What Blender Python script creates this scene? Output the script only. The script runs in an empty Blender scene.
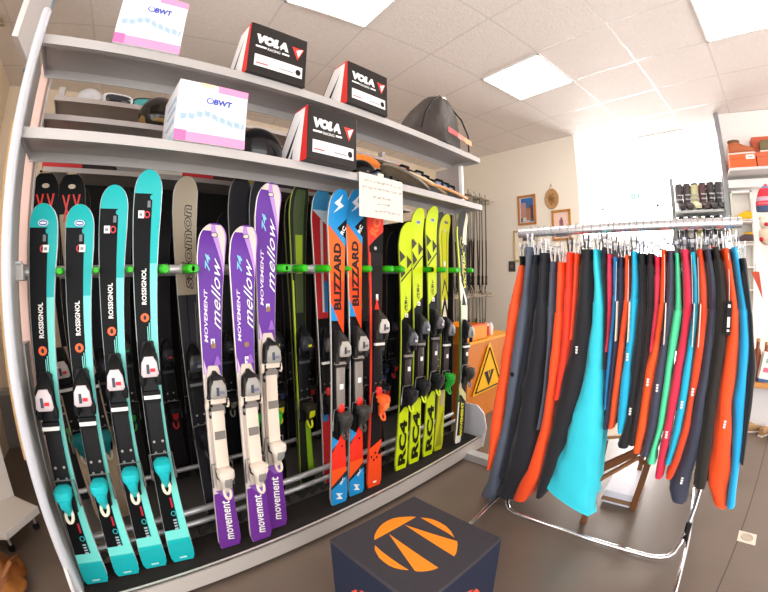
import bpy, bmesh, math, random
from mathutils import Vector, Matrix
from math import sin, cos, pi, radians
random.seed(7)
S = bpy.context.scene
COL = S.collection

# ------------------------------------------------------------------ materials
def lin(c):
    return c / 12.92 if c <= .04045 else ((c + .055) / 1.055) ** 2.4
def hexc(h):
    return tuple(lin(int(h[i:i + 2], 16) / 255) for i in (0, 2, 4)) + (1,)
_M = {}
def mat(hexa, rough=.5, metal=0, bump=0, scale=60, mottle=0, spec=.5, emit=0, coat=0, trans=0, sheen=0):
    key = (hexa, rough, metal, bump, scale, mottle, spec, emit, coat, trans, sheen)
    if key in _M: return _M[key]
    m = bpy.data.materials.new('mat_' + hexa); m.use_nodes = True
    nt = m.node_tree; b = nt.nodes['Principled BSDF']
    col = hexc(hexa)
    b.inputs['Base Color'].default_value = col
    b.inputs['Roughness'].default_value = rough
    b.inputs['Metallic'].default_value = metal
    lum = col[0]*.3 + col[1]*.6 + col[2]*.1
    b.inputs['Specular IOR Level'].default_value = spec if metal > .3 else spec * (.35 if lum < .03 else .7)
    b.inputs['Coat Weight'].default_value = coat
    b.inputs['Transmission Weight'].default_value = trans
    b.inputs['Sheen Weight'].default_value = sheen
    if emit:
        b.inputs['Emission Color'].default_value = col
        b.inputs['Emission Strength'].default_value = emit
    if bump or mottle:
        tc = nt.nodes.new('ShaderNodeTexCoord'); n = nt.nodes.new('ShaderNodeTexNoise')
        n.inputs['Scale'].default_value = scale; n.inputs['Detail'].default_value = 5
        nt.links.new(tc.outputs['Object'], n.inputs['Vector'])
        if bump:
            bp = nt.nodes.new('ShaderNodeBump'); bp.inputs['Strength'].default_value = bump; bp.inputs['Distance'].default_value = .01
            nt.links.new(n.outputs['Fac'], bp.inputs['Height']); nt.links.new(bp.outputs['Normal'], b.inputs['Normal'])
        if mottle:
            mx = nt.nodes.new('ShaderNodeMix'); mx.data_type = 'RGBA'
            mx.inputs[6].default_value = tuple(c * (1 - mottle) for c in col[:3]) + (1,)
            mx.inputs[7].default_value = tuple(min(1, c * (1 + mottle)) for c in col[:3]) + (1,)
            nt.links.new(n.outputs['Fac'], mx.inputs[0]); nt.links.new(mx.outputs[2], b.inputs['Base Color'])
    _M[key] = m
    return m
def wood(hexa, dark, scale=3):
    k = ('wood', hexa, dark, scale)
    if k in _M: return _M[k]
    m = bpy.data.materials.new('wood'); m.use_nodes = True; nt = m.node_tree; b = nt.nodes['Principled BSDF']
    tc = nt.nodes.new('ShaderNodeTexCoord'); mp = nt.nodes.new('ShaderNodeMapping'); mp.inputs['Scale'].default_value = (scale, scale, scale * 9)
    n = nt.nodes.new('ShaderNodeTexNoise'); n.inputs['Scale'].default_value = 6; n.inputs['Detail'].default_value = 6
    mx = nt.nodes.new('ShaderNodeMix'); mx.data_type = 'RGBA'; mx.inputs[6].default_value = hexc(hexa); mx.inputs[7].default_value = hexc(dark)
    nt.links.new(tc.outputs['Object'], mp.inputs[0]); nt.links.new(mp.outputs[0], n.inputs['Vector']); nt.links.new(n.outputs['Fac'], mx.inputs[0]); nt.links.new(mx.outputs[2], b.inputs['Base Color'])
    b.inputs['Roughness'].default_value = .45
    _M[k] = m
    return m
ALU = mat('c9c9cb', .38, .55, mottle=.05, scale=8)
STEEL = mat('b6b2b0', .45, .35, mottle=.04, scale=6)
CHROME = mat('e6e6ea', .12, 1)
BLACK = mat('17171a', .45)
BLACKG = mat('0d0d10', .28)
WHITE = mat('f2efec', .5)
POST = mat('bfc0c6', .4, .15)
GREEN = mat('2fae12', .45, bump=.1)

# ------------------------------------------------------------------ mesh builder
class MB:
    def __init__(s): s.v = []; s.f = []; s.m = []; s.mats = []
    def mi(s, m):
        if m not in s.mats: s.mats.append(m)
        return s.mats.index(m)
    def add(s, vs, fs, m):
        o = len(s.v); i = s.mi(m)
        s.v += [tuple(v) for v in vs]
        for f in fs: s.f.append(tuple(o + k for k in f)); s.m.append(i)
        return s
    def box(s, lo, hi, m, M=None):
        x0, y0, z0 = lo; x1, y1, z1 = hi
        vs = [(x0,y0,z0),(x1,y0,z0),(x1,y1,z0),(x0,y1,z0),(x0,y0,z1),(x1,y0,z1),(x1,y1,z1),(x0,y1,z1)]
        if M is not None: vs = [M @ Vector(v) for v in vs]
        return s.add(vs, [(0,3,2,1),(4,5,6,7),(0,1,5,4),(1,2,6,5),(2,3,7,6),(3,0,4,7)], m)
    def rings(s, rings, m, cap=True, closed=False):
        n = len(rings[0]); vs = [p for r in rings for p in r]; fs = []
        R = len(rings)
        for a in range(R if closed else R - 1):
            b = (a + 1) % R
            for k in range(n):
                q = (k + 1) % n
                fs.append((a*n+k, a*n+q, b*n+q, b*n+k))
        if cap and not closed:
            fs.append(tuple(reversed(range(n)))); fs.append(tuple((R-1)*n + k for k in range(n)))
        return s.add(vs, fs, m)
    def tube(s, pts, r, m, seg=8, closed=False, cap=True):
        pts = [Vector(p) for p in pts]; rings = []; N = len(pts)
        rr = r if isinstance(r, (list, tuple)) else [r] * N
        a = None
        for i, p in enumerate(pts):
            t = (pts[(i+1) % N] - pts[i-1]) if closed else (pts[min(i+1, N-1)] - pts[max(i-1, 0)])
            t.normalize()
            if a is None: a = t.orthogonal()
            a = a - t * a.dot(t)
            if a.length < 1e-6: a = t.orthogonal()
            a.normalize(); b = t.cross(a)
            rings.append([p + (a * cos(2*pi*k/seg) + b * sin(2*pi*k/seg)) * rr[i] for k in range(seg)])
        return s.rings(rings, m, cap, closed)
    def lathe(s, prof, m, o=(0,0,0), seg=20, M=None, sx=1, sy=1):
        rings = []
        for r, z in prof:
            ring = [Vector((r*cos(2*pi*k/seg)*sx, r*sin(2*pi*k/seg)*sy, z)) for k in range(seg)]
            if M is not None: ring = [M @ p for p in ring]
            rings.append([p + Vector(o) for p in ring])
        return s.rings(rings, m)
    def prism(s, poly, d, m):     # poly: list of 3D points, d: extrusion vector
        n = len(poly); d = Vector(d); P = [Vector(p) for p in poly]
        vs = P + [p + d for p in P]
        return s.add(vs, [tuple(range(n)), tuple(reversed(range(n, 2*n)))] + [(k, n+k, n+(k+1) % n, (k+1) % n) for k in range(n)], m)
    def loft(s, secs, m, n=14, e=3.2, floor=True):
        # secs: (y, halfwidth, height, base z, x shift): a half-round section standing on base z, marching along y
        rings = []
        for sc in secs:
            y, w, h = sc[:3]; z0 = sc[3] if len(sc) > 3 else 0; x0 = sc[4] if len(sc) > 4 else 0
            r = []
            for k in range(n):
                t = 2*pi*k/n; c, q = cos(t), sin(t)
                x = math.copysign(abs(c) ** (2/e), c) * w; z = math.copysign(abs(q) ** (2/e), q)
                r.append((x + x0, y, z0 + (z * .5 + .5) * h))
            rings.append(r)
        return s.rings(rings, m)
    def build(s, name, parent=None, smooth=35, bevel=0, sub=0, fix=True):
        me = bpy.data.meshes.new(name); me.from_pydata(s.v, [], s.f)
        for m in s.mats: me.materials.append(m)
        me.polygons.foreach_set('material_index', s.m)
        if fix:
            bm = bmesh.new(); bm.from_mesh(me); bmesh.ops.recalc_face_normals(bm, faces=bm.faces); bm.to_mesh(me); bm.free()
        if smooth:
            me.polygons.foreach_set('use_smooth', [True] * len(me.polygons)); me.set_sharp_from_angle(angle=radians(smooth))
        me.update()
        o = bpy.data.objects.new(name, me); COL.objects.link(o)
        if parent is not None: o.parent = parent
        if bevel:
            b = o.modifiers.new('edge', 'BEVEL'); b.width = bevel; b.segments = 2; b.limit_method = 'ANGLE'; b.angle_limit = radians(40)
        if sub:
            b = o.modifiers.new('sub', 'SUBSURF'); b.levels = sub; b.render_levels = sub
        return o
def empty(name, loc=(0,0,0), M=None):
    o = bpy.data.objects.new(name, None); COL.objects.link(o); o.empty_display_size = .05
    if M is not None: o.matrix_world = M
    else: o.location = loc
    return o
def tag(o, label, cat, group=None):
    o['label'] = label; o['category'] = cat
    if group: o['group'] = group
    return o
def struct(o): o['kind'] = 'structure'; return o
def copy_tree(o, parent=None):
    c = o.copy(); COL.objects.link(c); c.parent = parent
    for ch in list(o.children): copy_tree(ch, c)
    return c

# ------------------------------------------------------------------ lettering
_T = {}
def glyphs(txt, shear=0, bold=0, spacing=1.0):
    k = (txt, shear, bold, spacing)
    if k in _T: return _T[k]
    c = bpy.data.curves.new('t', 'FONT'); c.body = txt; c.resolution_u = 2; c.shear = shear; c.offset = bold; c.space_character = spacing
    c.fill_mode = 'FRONT'
    o = bpy.data.objects.new('t', c); COL.objects.link(o)
    dg = bpy.context.evaluated_depsgraph_get(); dg.update()
    me = bpy.data.meshes.new_from_object(o.evaluated_get(dg))
    vs = [(v.co.x, v.co.y) for v in me.vertices]; fs = [tuple(p.vertices) for p in me.polygons]
    x0 = min(v[0] for v in vs); x1 = max(v[0] for v in vs); y0 = min(v[1] for v in vs); y1 = max(v[1] for v in vs)
    vs = [((x - x0) / (x1 - x0), (y - y0) / (y1 - y0)) for x, y in vs]
    bpy.data.objects.remove(o); bpy.data.curves.remove(c); bpy.data.meshes.remove(me)
    _T[k] = (vs, fs); return _T[k]
def text3d(mb, txt, o, ax, ay, m, **kw):      # o: lower-left corner, ax: full width vector, ay: full height vector
    vs, fs = glyphs(txt, **kw); o, ax, ay = Vector(o), Vector(ax), Vector(ay)
    return mb.add([o + ax * x + ay * y for x, y in vs], fs, m)

# ------------------------------------------------------------------ camera (fisheye lens)
cam = bpy.data.cameras.new('camera'); co = bpy.data.objects.new('camera', cam); COL.objects.link(co); S.camera = co
a, b, c = -.6097 - .1544, 1.5236, -.0124
Rm = (Matrix.Rotation(a, 3, 'Z') @ Matrix.Rotation(b, 3, 'X') @ Matrix.Rotation(c, 3, 'Z')).to_4x4()
co.matrix_world = Matrix.Translation((0, 0, 1.32)) @ Rm
cam.type = 'PANO'; cam.panorama_type = 'FISHEYE_LENS_POLYNOMIAL'
cam.sensor_width = 36; cam.lens = 370.17 * 36 / 768; cam.sensor_fit = 'HORIZONTAL'
k1 = 768 / 36 / 370.17
cam.fisheye_fov = radians(175)
cam.fisheye_polynomial_k0 = 0; cam.fisheye_polynomial_k1 = -k1; cam.fisheye_polynomial_k2 = 0
cam.fisheye_polynomial_k3 = .0411 * k1 ** 3; cam.fisheye_polynomial_k4 = 0
cam.clip_start = .02

# ------------------------------------------------------------------ room
def floor_mat():
    m = bpy.data.materials.new('vinyl_floor'); m.use_nodes = True; nt = m.node_tree; b = nt.nodes['Principled BSDF']
    tc = nt.nodes.new('ShaderNodeTexCoord'); n = nt.nodes.new('ShaderNodeTexNoise'); n.inputs['Scale'].default_value = 300; n.inputs['Detail'].default_value = 3
    n2 = nt.nodes.new('ShaderNodeTexNoise'); n2.inputs['Scale'].default_value = 2.2; n2.inputs['Detail'].default_value = 4
    mx = nt.nodes.new('ShaderNodeMix'); mx.data_type = 'RGBA'; mx.inputs[6].default_value = hexc('53483f'); mx.inputs[7].default_value = hexc('7f7064')
    mm = nt.nodes.new('ShaderNodeMath'); mm.operation = 'MULTIPLY_ADD'; mm.inputs[1].default_value = .5
    ad = nt.nodes.new('ShaderNodeMath'); ad.operation = 'MULTIPLY'; ad.inputs[1].default_value = .5
    L = nt.links.new
    L(tc.outputs['Object'], n.inputs['Vector']); L(tc.outputs['Object'], n2.inputs['Vector'])
    L(n2.outputs['Fac'], ad.inputs[0]); L(n.outputs['Fac'], mm.inputs[0]); L(ad.outputs[0], mm.inputs[2]); L(mm.outputs[0], mx.inputs[0]); L(mx.outputs[2], b.inputs['Base Color'])
    b.inputs['Roughness'].default_value = .34; b.inputs['Specular IOR Level'].default_value = .5
    bp = nt.nodes.new('ShaderNodeBump'); bp.inputs['Strength'].default_value = .12; bp.inputs['Distance'].default_value = .002
    L(n.outputs['Fac'], bp.inputs['Height']); L(bp.outputs['Normal'], b.inputs['Normal'])
    return m
FM = floor_mat()
mb = MB(); mb.box((-3, -4.5, -.1), (10, 5, 0), FM); struct(mb.build('floor', smooth=0))
# welded seam in the vinyl
mb = MB(); p0, p1 = Vector((1.2, -.28, 0)), Vector((4.3, -.99, 0)); d = (p1 - p0).normalized(); q = Vector((-d.y, d.x, 0)) * .003
mb.add([p0 - q, p1 - q, p1 + q, p0 + q], [(0,1,2,3)], mat('453d38', .5)); o = mb.build('trim_1', smooth=0); o.location.z = .0008; struct(o)

GR = -.1544     # the ceiling grid is turned a little against the ski rack
def ceil_mat():
    m = bpy.data.materials.new('ceiling_tiles'); m.use_nodes = True; nt = m.node_tree; b = nt.nodes['Principled BSDF']; L = nt.links.new
    tc = nt.nodes.new('ShaderNodeTexCoord'); sp = nt.nodes.new('ShaderNodeSeparateXYZ'); L(tc.outputs['Object'], sp.inputs[0])
    outs = []
    for ax, off in ((0, 0.0), (1, .108)):
        s1 = nt.nodes.new('ShaderNodeMath'); s1.operation = 'ADD'; s1.inputs[1].default_value = 60 - off
        s2 = nt.nodes.new('ShaderNodeMath'); s2.operation = 'DIVIDE'; s2.inputs[1].default_value = .6
        s3 = nt.nodes.new('ShaderNodeMath'); s3.operation = 'FRACT'
        s4 = nt.nodes.new('ShaderNodeMath'); s4.operation = 'SUBTRACT'; s4.inputs[1].default_value = .5
        s5 = nt.nodes.new('ShaderNodeMath'); s5.operation = 'ABSOLUTE'
        s6 = nt.nodes.new('ShaderNodeMath'); s6.operation = 'GREATER_THAN'; s6.inputs[1].default_value = .5 - .013
        L(sp.outputs[ax], s1.inputs[0])
        for u, v in ((s1, s2), (s2, s3), (s3, s4), (s4, s5), (s5, s6)): L(u.outputs[0], v.inputs[0])
        outs.append(s6)
    mxm = nt.nodes.new('ShaderNodeMath'); mxm.operation = 'MAXIMUM'; L(outs[0].outputs[0], mxm.inputs[0]); L(outs[1].outputs[0], mxm.inputs[1])
    n = nt.nodes.new('ShaderNodeTexNoise'); n.inputs['Scale'].default_value = 55; n.inputs['Detail'].default_value = 6; L(tc.outputs['Object'], n.inputs['Vector'])
    tm = nt.nodes.new('ShaderNodeMix'); tm.data_type = 'RGBA'; tm.inputs[6].default_value = hexc('e4dad4'); tm.inputs[7].default_value = hexc('f8f0ea'); L(n.outputs['Fac'], tm.inputs[0])
    gm = nt.nodes.new('ShaderNodeMix'); gm.data_type = 'RGBA'; gm.inputs[7].default_value = hexc('e6dfda'); L(mxm.outputs[0], gm.inputs[0]); L(tm.outputs[2], gm.inputs[6])
    L(gm.outputs[2], b.inputs['Base Color']); b.inputs['Roughness'].default_value = .8
    rm = nt.nodes.new('ShaderNodeMath'); rm.operation = 'MULTIPLY_ADD'; rm.inputs[1].default_value = -.6; rm.inputs[2].default_value = .85; L(mxm.outputs[0], rm.inputs[0]); L(rm.outputs[0], b.inputs['Roughness'])
    hm = nt.nodes.new('ShaderNodeMath'); hm.operation = 'MULTIPLY_ADD'; hm.inputs[1].default_value = -1.5; L(mxm.outputs[0], hm.inputs[0]); L(n.outputs['Fac'], hm.inputs[2])
    bp = nt.nodes.new('ShaderNodeBump'); bp.inputs['Strength'].default_value = .35; bp.inputs['Distance'].default_value = .006; L(hm.outputs[0], bp.inputs['Height']); L(bp.outputs['Normal'], b.inputs['Normal'])
    return m
CM = ceil_mat()
mb = MB(); mb.box((-4, -6, 3.08), (11, 8, 3.2), CM); o = mb.build('ceiling', smooth=0); o.rotation_euler.z = GR; struct(o)
WARM = mat('efdcc2', .8, bump=.08, scale=40, mottle=.03)
CREAM = mat('f1e8da', .75, bump=.05, scale=40, mottle=.02)
WW = mat('f7f6f4', .7)
def wall(name, pts, z0, z1, m, th=.12):
    # pts: two plan points, the wall lies to the left of the direction
    p, q = Vector(pts[0] + (0,)), Vector(pts[1] + (0,)); d = (q - p).normalized(); n = Vector((-d.y, d.x, 0)) * th
    mb = MB(); mb.prism([p + Vector((0,0,z0)), q + Vector((0,0,z0)), q + n + Vector((0,0,z0)), p + n + Vector((0,0,z0))], (0, 0, z1 - z0), m)
    return struct(mb.build(name, smooth=0))
wall('wall_left', ((-1.04, 1.2), (-.93, 3.62)), 0, 3.08, WARM)
wall('wall_back', ((-1.1, 3.66), (4.8, 3.66)), 0, 3.08, WARM)
wall('wall_far', ((4.66, 3.7), (4.506, 1.295)), 0, 3.08, CREAM)
wall('wall_rear_room', ((9.2, 3.5), (9.2, -4)), 0, 3.08, WW)
wall('wall_right', ((5.0, -.46), (4.7, -4.2)), 0, 3.08, WW)
mb = MB(); mb.box((-.98, 3.55, 0), (-.3, 3.66, .46), mat('8f8a86', .6)); mb.box((-.98, 3.54, .46), (-.3, 3.66, .5), mat('b8b2ac', .5)); struct(mb.build('baseboard_back', smooth=0))
mb = MB(); mb.box((1.95, 1.0, 0), (2.03, 2.6, .06), ALU); o = mb.build('trim_2', smooth=0, bevel=.004); o.rotation_euler.z = 0; o.location = (.16, .12, 0); struct(o)
# bright daylight beyond the shop: a tall glazed front and a white door
GLOW = mat('ffffff', .3, emit=9)
mb = MB(); mb.box((9.1, -.6, .1), (9.14, 3.3, 2.9), GLOW); w = mb.build('window_1', smooth=0); struct(w)
fr = MB()
for y in (-.6, .7, 2.0, 3.3): fr.box((9.02, y - .03, .05), (9.1, y + .03, 2.95), WW)
for z in (.07, 2.92): fr.box((9.02, -.6, z - .03), (9.1, 3.3, z + .03), WW)
struct(fr.build('window_frame', w, smooth=0))
mb = MB(); mb.box((6.9, .95, 0), (6.95, 1.9, 2.1), WW); dr = mb.build('door_1', smooth=0, bevel=.004); struct(dr)
mb = MB(); mb.tube([(6.9, 1.1, 1.05), (6.84, 1.1, 1.05), (6.84, 1.22, 1.05)], .011, ALU); mb.build('door_handle', dr)
mb = MB(); mb.box((6.6, 1.93, 0), (6.66, 1.97, 2.3), mat('9a5c46', .6)); struct(mb.build('trim_3', smooth=0))

# ------------------------------------------------------------------ ceiling lights
PANEL = mat('fff4ea', .4, emit=9.0)
def ceiling_light(gx, gy, label, power=0):
    M = Matrix.Rotation(GR, 4, 'Z') @ Matrix.Translation(((gx + .5) * .6, .108 + (gy + .5) * .6, 3.08))
    t = empty('ceiling_light', M=M); tag(t, label, 'ceiling light', 'square light panels in the tiled ceiling')
    mb = MB(); mb.box((-.285, -.285, -.008), (.285, .285, -.002), PANEL); mb.build('diffuser', t, smooth=0)
    mb = MB()
    for s in (-1, 1):
        mb.box((s*.292 - .008, -.3, -.012), (s*.292 + .008, .3, 0), WHITE); mb.box((-.3, s*.292 - .008, -.012), (.3, s*.292 + .008, 0), WHITE)
    mb.build('frame', t, smooth=0)
ceiling_light(4, 2, 'square lit ceiling panel between the dark drawstring bag and the clothes rail')
ceiling_light(1, 2, 'square lit ceiling panel above the black helmet boxes, cut by the top edge')
ceiling_light(4, -1, 'square lit ceiling panel in the upper corner above the orange shoe boxes')
ceiling_light(8, 1, 'small distant lit ceiling panel near the bright window beyond the shop')
# a surface-mounted sign board hanging from the ceiling beside the rack
mb = MB(); A = [(-.545, 1.90), (-.497, 2.256)]
mb.prism([(A[0][0], A[0][1], 2.5), (A[1][0], A[1][1], 2.5), (A[1][0] + .03, A[1][1] + .0, 2.5), (A[0][0] + .03, A[0][1], 2.5)], (0, 0, .56), mat('e6e2e2', .4))
mb.box((-.52, 2.235, 2.5), (-.46, 2.262, 3.06), mat('8fa0b4', .4)); mb.box((-.53, 2.0, 3.05), (-.49, 2.04, 3.08), ALU)
tag(mb.build('hanging_panel', smooth=0), 'plain pale panel hanging from the ceiling beside the top of the ski rack', 'panel')
# ------------------------------------------------------------------ the ski rack
rack = empty('ski_rack', (1.0, 1.6, 0)); RK = Vector((1.0, 1.6, 0))
tag(rack, 'long double-sided grey metal ski rack with shelves on top and a low tray', 'ski rack')
def rk(mb, name, **kw):
    mb.v = [tuple(Vector(v) - RK) for v in mb.v]
    return mb.build(name, rack, **kw)
XL, XR = -.285, 2.32
def shelf(name, y0, y1, z, x0=XL, x1=XR, t=.036, m=STEEL):
    mb = MB(); mb.box((x0, y0, z - .004), (x1, y1, z), m)                       # deck
    mb.box((x0, y0 - .003, z - t), (x1, y0 + .004, z + .003), m)                # front lip
    mb.box((x0, y1 - .006, z - t - .006), (x1, y1, z), m)                       # rear lip
    mb.box((x0, y0, z - t), (x1, y0 + .02, z - t + .003), m)
    mb.box((x0, y0, z - t), (x0 + .003, y1, z), m); mb.box((x1 - .003, y0, z - t), (x1, y1, z), m)
    return rk(mb, name, smooth=0, bevel=.0012)
shelf('shelf', 1.385, 1.64, 2.20)
shelf('shelf', 1.385, 1.64, 1.842)
shelf('shelf', 1.80, 2.06, 2.067, m=mat('b3aaa6', .5, .2), t=.024)
shelf('shelf', 2.10, 2.42, 2.296, m=mat('b3aaa6', .5, .2), t=.024)
shelf('shelf', 2.08, 2.42, 1.905, m=mat('b3aaa6', .5, .2), t=.024)
# end frames: a rounded front post, a wide flat web and rear posts
def end_frame(x, s):
    if s > 0:
        mb = MB(); mb.box((x - .04, 1.63, .10), (x - .03, 2.40, 1.80), mat('2b2929', .7)); mb.box((x - .05, 1.53, 1.84), (x - .035, 1.76, 2.16), STEEL); mb.box((x - .055, 1.515, 1.84), (x - .03, 1.545, 2.16), WHITE); rk(mb, 'end_post', smooth=0, bevel=.003)  # dark lower sheet is added to darken the view past the last skis
        mb = MB(); mb.prism([(x - .0, y, z) for y, z in [(1.35, .03), (1.33, .20), (1.36, .31), (1.42, .36), (1.60, .36), (1.60, .03)]], (.015, 0, 0), mat('c9ccd2', .35, .1)); rk(mb, 'end_plate', bevel=.003)
        mb = MB(); mb.box((x - .02, 2.40, 0), (x + .02, 2.46, 2.50), STEEL); rk(mb, 'rear_post', smooth=0, bevel=.004); return
    mb = MB(); mb.tube([(x, 1.352, .0), (x, 1.352, 2.28)], .017, POST, 14); mb.lathe([(.0, .0), (.014, .0), (.017, -.01)][::-1], ALU, (x, 1.352, 2.285), 14)
    rk(mb, 'front_post')
    mb = MB(); mb.box((x - .012, 1.372, .10), (x + .004, 1.56, 2.14), STEEL)
    mb.box((x - .014, 1.41, .10), (x + .006, 1.425, 2.14), ALU)
    rk(mb, 'web_panel', smooth=0, bevel=.003)
    mb = MB(); mb.box((x - .010, 1.56, .10), (x + .010, 1.70, 1.12), STEEL); rk(mb, 'lower_web', smooth=0, bevel=.002)
    mb = MB(); mb.box((x - .02, 1.66, .0), (x + .02, 1.72, 2.30), mat('d9b8ac', .6)); mb.box((x - .022, 1.72, 0), (x + .022, 1.77, 2.30), WHITE)
    rk(mb, 'middle_post', smooth=0, bevel=.004)
    mb = MB(); mb.box((x - .02, 2.40, 0), (x + .02, 2.46, 2.50), STEEL); rk(mb, 'rear_post', smooth=0, bevel=.004)
    mb = MB(); pts = [(1.30, .0), (1.30, .26), (1.33, .33), (1.39, .385), (1.47, .41), (1.56, .405), (1.62, .36), (1.66, .28), (1.66, .0)]
    mb.prism([(x - .014, y, z) for y, z in pts], (.014, 0, 0), mat('c2c0bc', .4, .1)); rk(mb, 'end_plate', bevel=.003)
    mb = MB(); mb.box((x - .03, 1.50, 1.345), (x + .03, 1.60, 1.405), STEEL); mb.box((x - .026, 1.49, 1.40), (x + .026, 1.52, 1.412), ALU)
    rk(mb, 'rail_bracket', smooth=0, bevel=.004)
end_frame(-.29, -1); end_frame(2.32, 1)
# bottom tray
mb = MB(); mb.box((XL, 1.36, .03), (2.33, 1.372, .122), mat('bfb8b2', .4, .2)); mb.box((XL, 1.36, .115), (2.33, 1.385, .122), mat('d6cfc8', .4, .1)); rk(mb, 'front_fascia', smooth=0, bevel=.002)
MATM = mat('2b2725', .85, bump=.5, scale=300, mottle=.25)
mb = MB(); mb.box((XL + .005, 1.386, .09), (2.30, 1.60, .1165), MATM); rk(mb, 'rubber_mat', smooth=0)
mb = MB(); PAN = mat('8a8784', .4, .6, mottle=.25, scale=5)
mb.box((XL + .005, 1.60, .09), (2.30, 2.42, .10), PAN)
for k in range(34):                                                  # pressed triangular ribs of the pan
    x = -.22 + k * .075; s = 1 if k % 2 else -1
    mb.add([(x, 1.63 if s > 0 else 1.74, .101), (x + .1, 1.685, .101), (x, 1.74 if s > 0 else 1.63, .101), (x + .03, 1.685, .118)], [(0,1,3),(1,2,3),(2,0,3)], mat('55534f', .4, .5))
rk(mb, 'tray_pan', smooth=0)
mb = MB(); mb.box((XL, 2.42, 0), (2.33, 2.43, .4), mat('6b6866', .5, .3)); rk(mb, 'rear_fascia', smooth=0)
mb = MB(); mb.box((XL, 2.405, .1), (2.3, 2.415, 2.16), mat('242220', .8)); rk(mb, 'added_shade_sheet', smooth=0)  # sheet added so the gaps behind the skis look dark
for y, z, r in ((1.64, .245, .017), (1.62, .19, .014), (2.14, .22, .015)):
    mb = MB(); mb.tube([(XL, y, z), (2.31, y, z)], r, ALU, 12); rk(mb, 'lower_tube')
mb = MB(); mb.tube([(XL, 1.577, 1.375), (2.31, 1.577, 1.375)], .0185, ALU, 14); rk(mb, 'support_rail')
mb = MB(); mb.tube([(XL, 2.10, 1.375), (2.31, 2.10, 1.375)], .0185, ALU, 14); rk(mb, 'support_rail')
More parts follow.
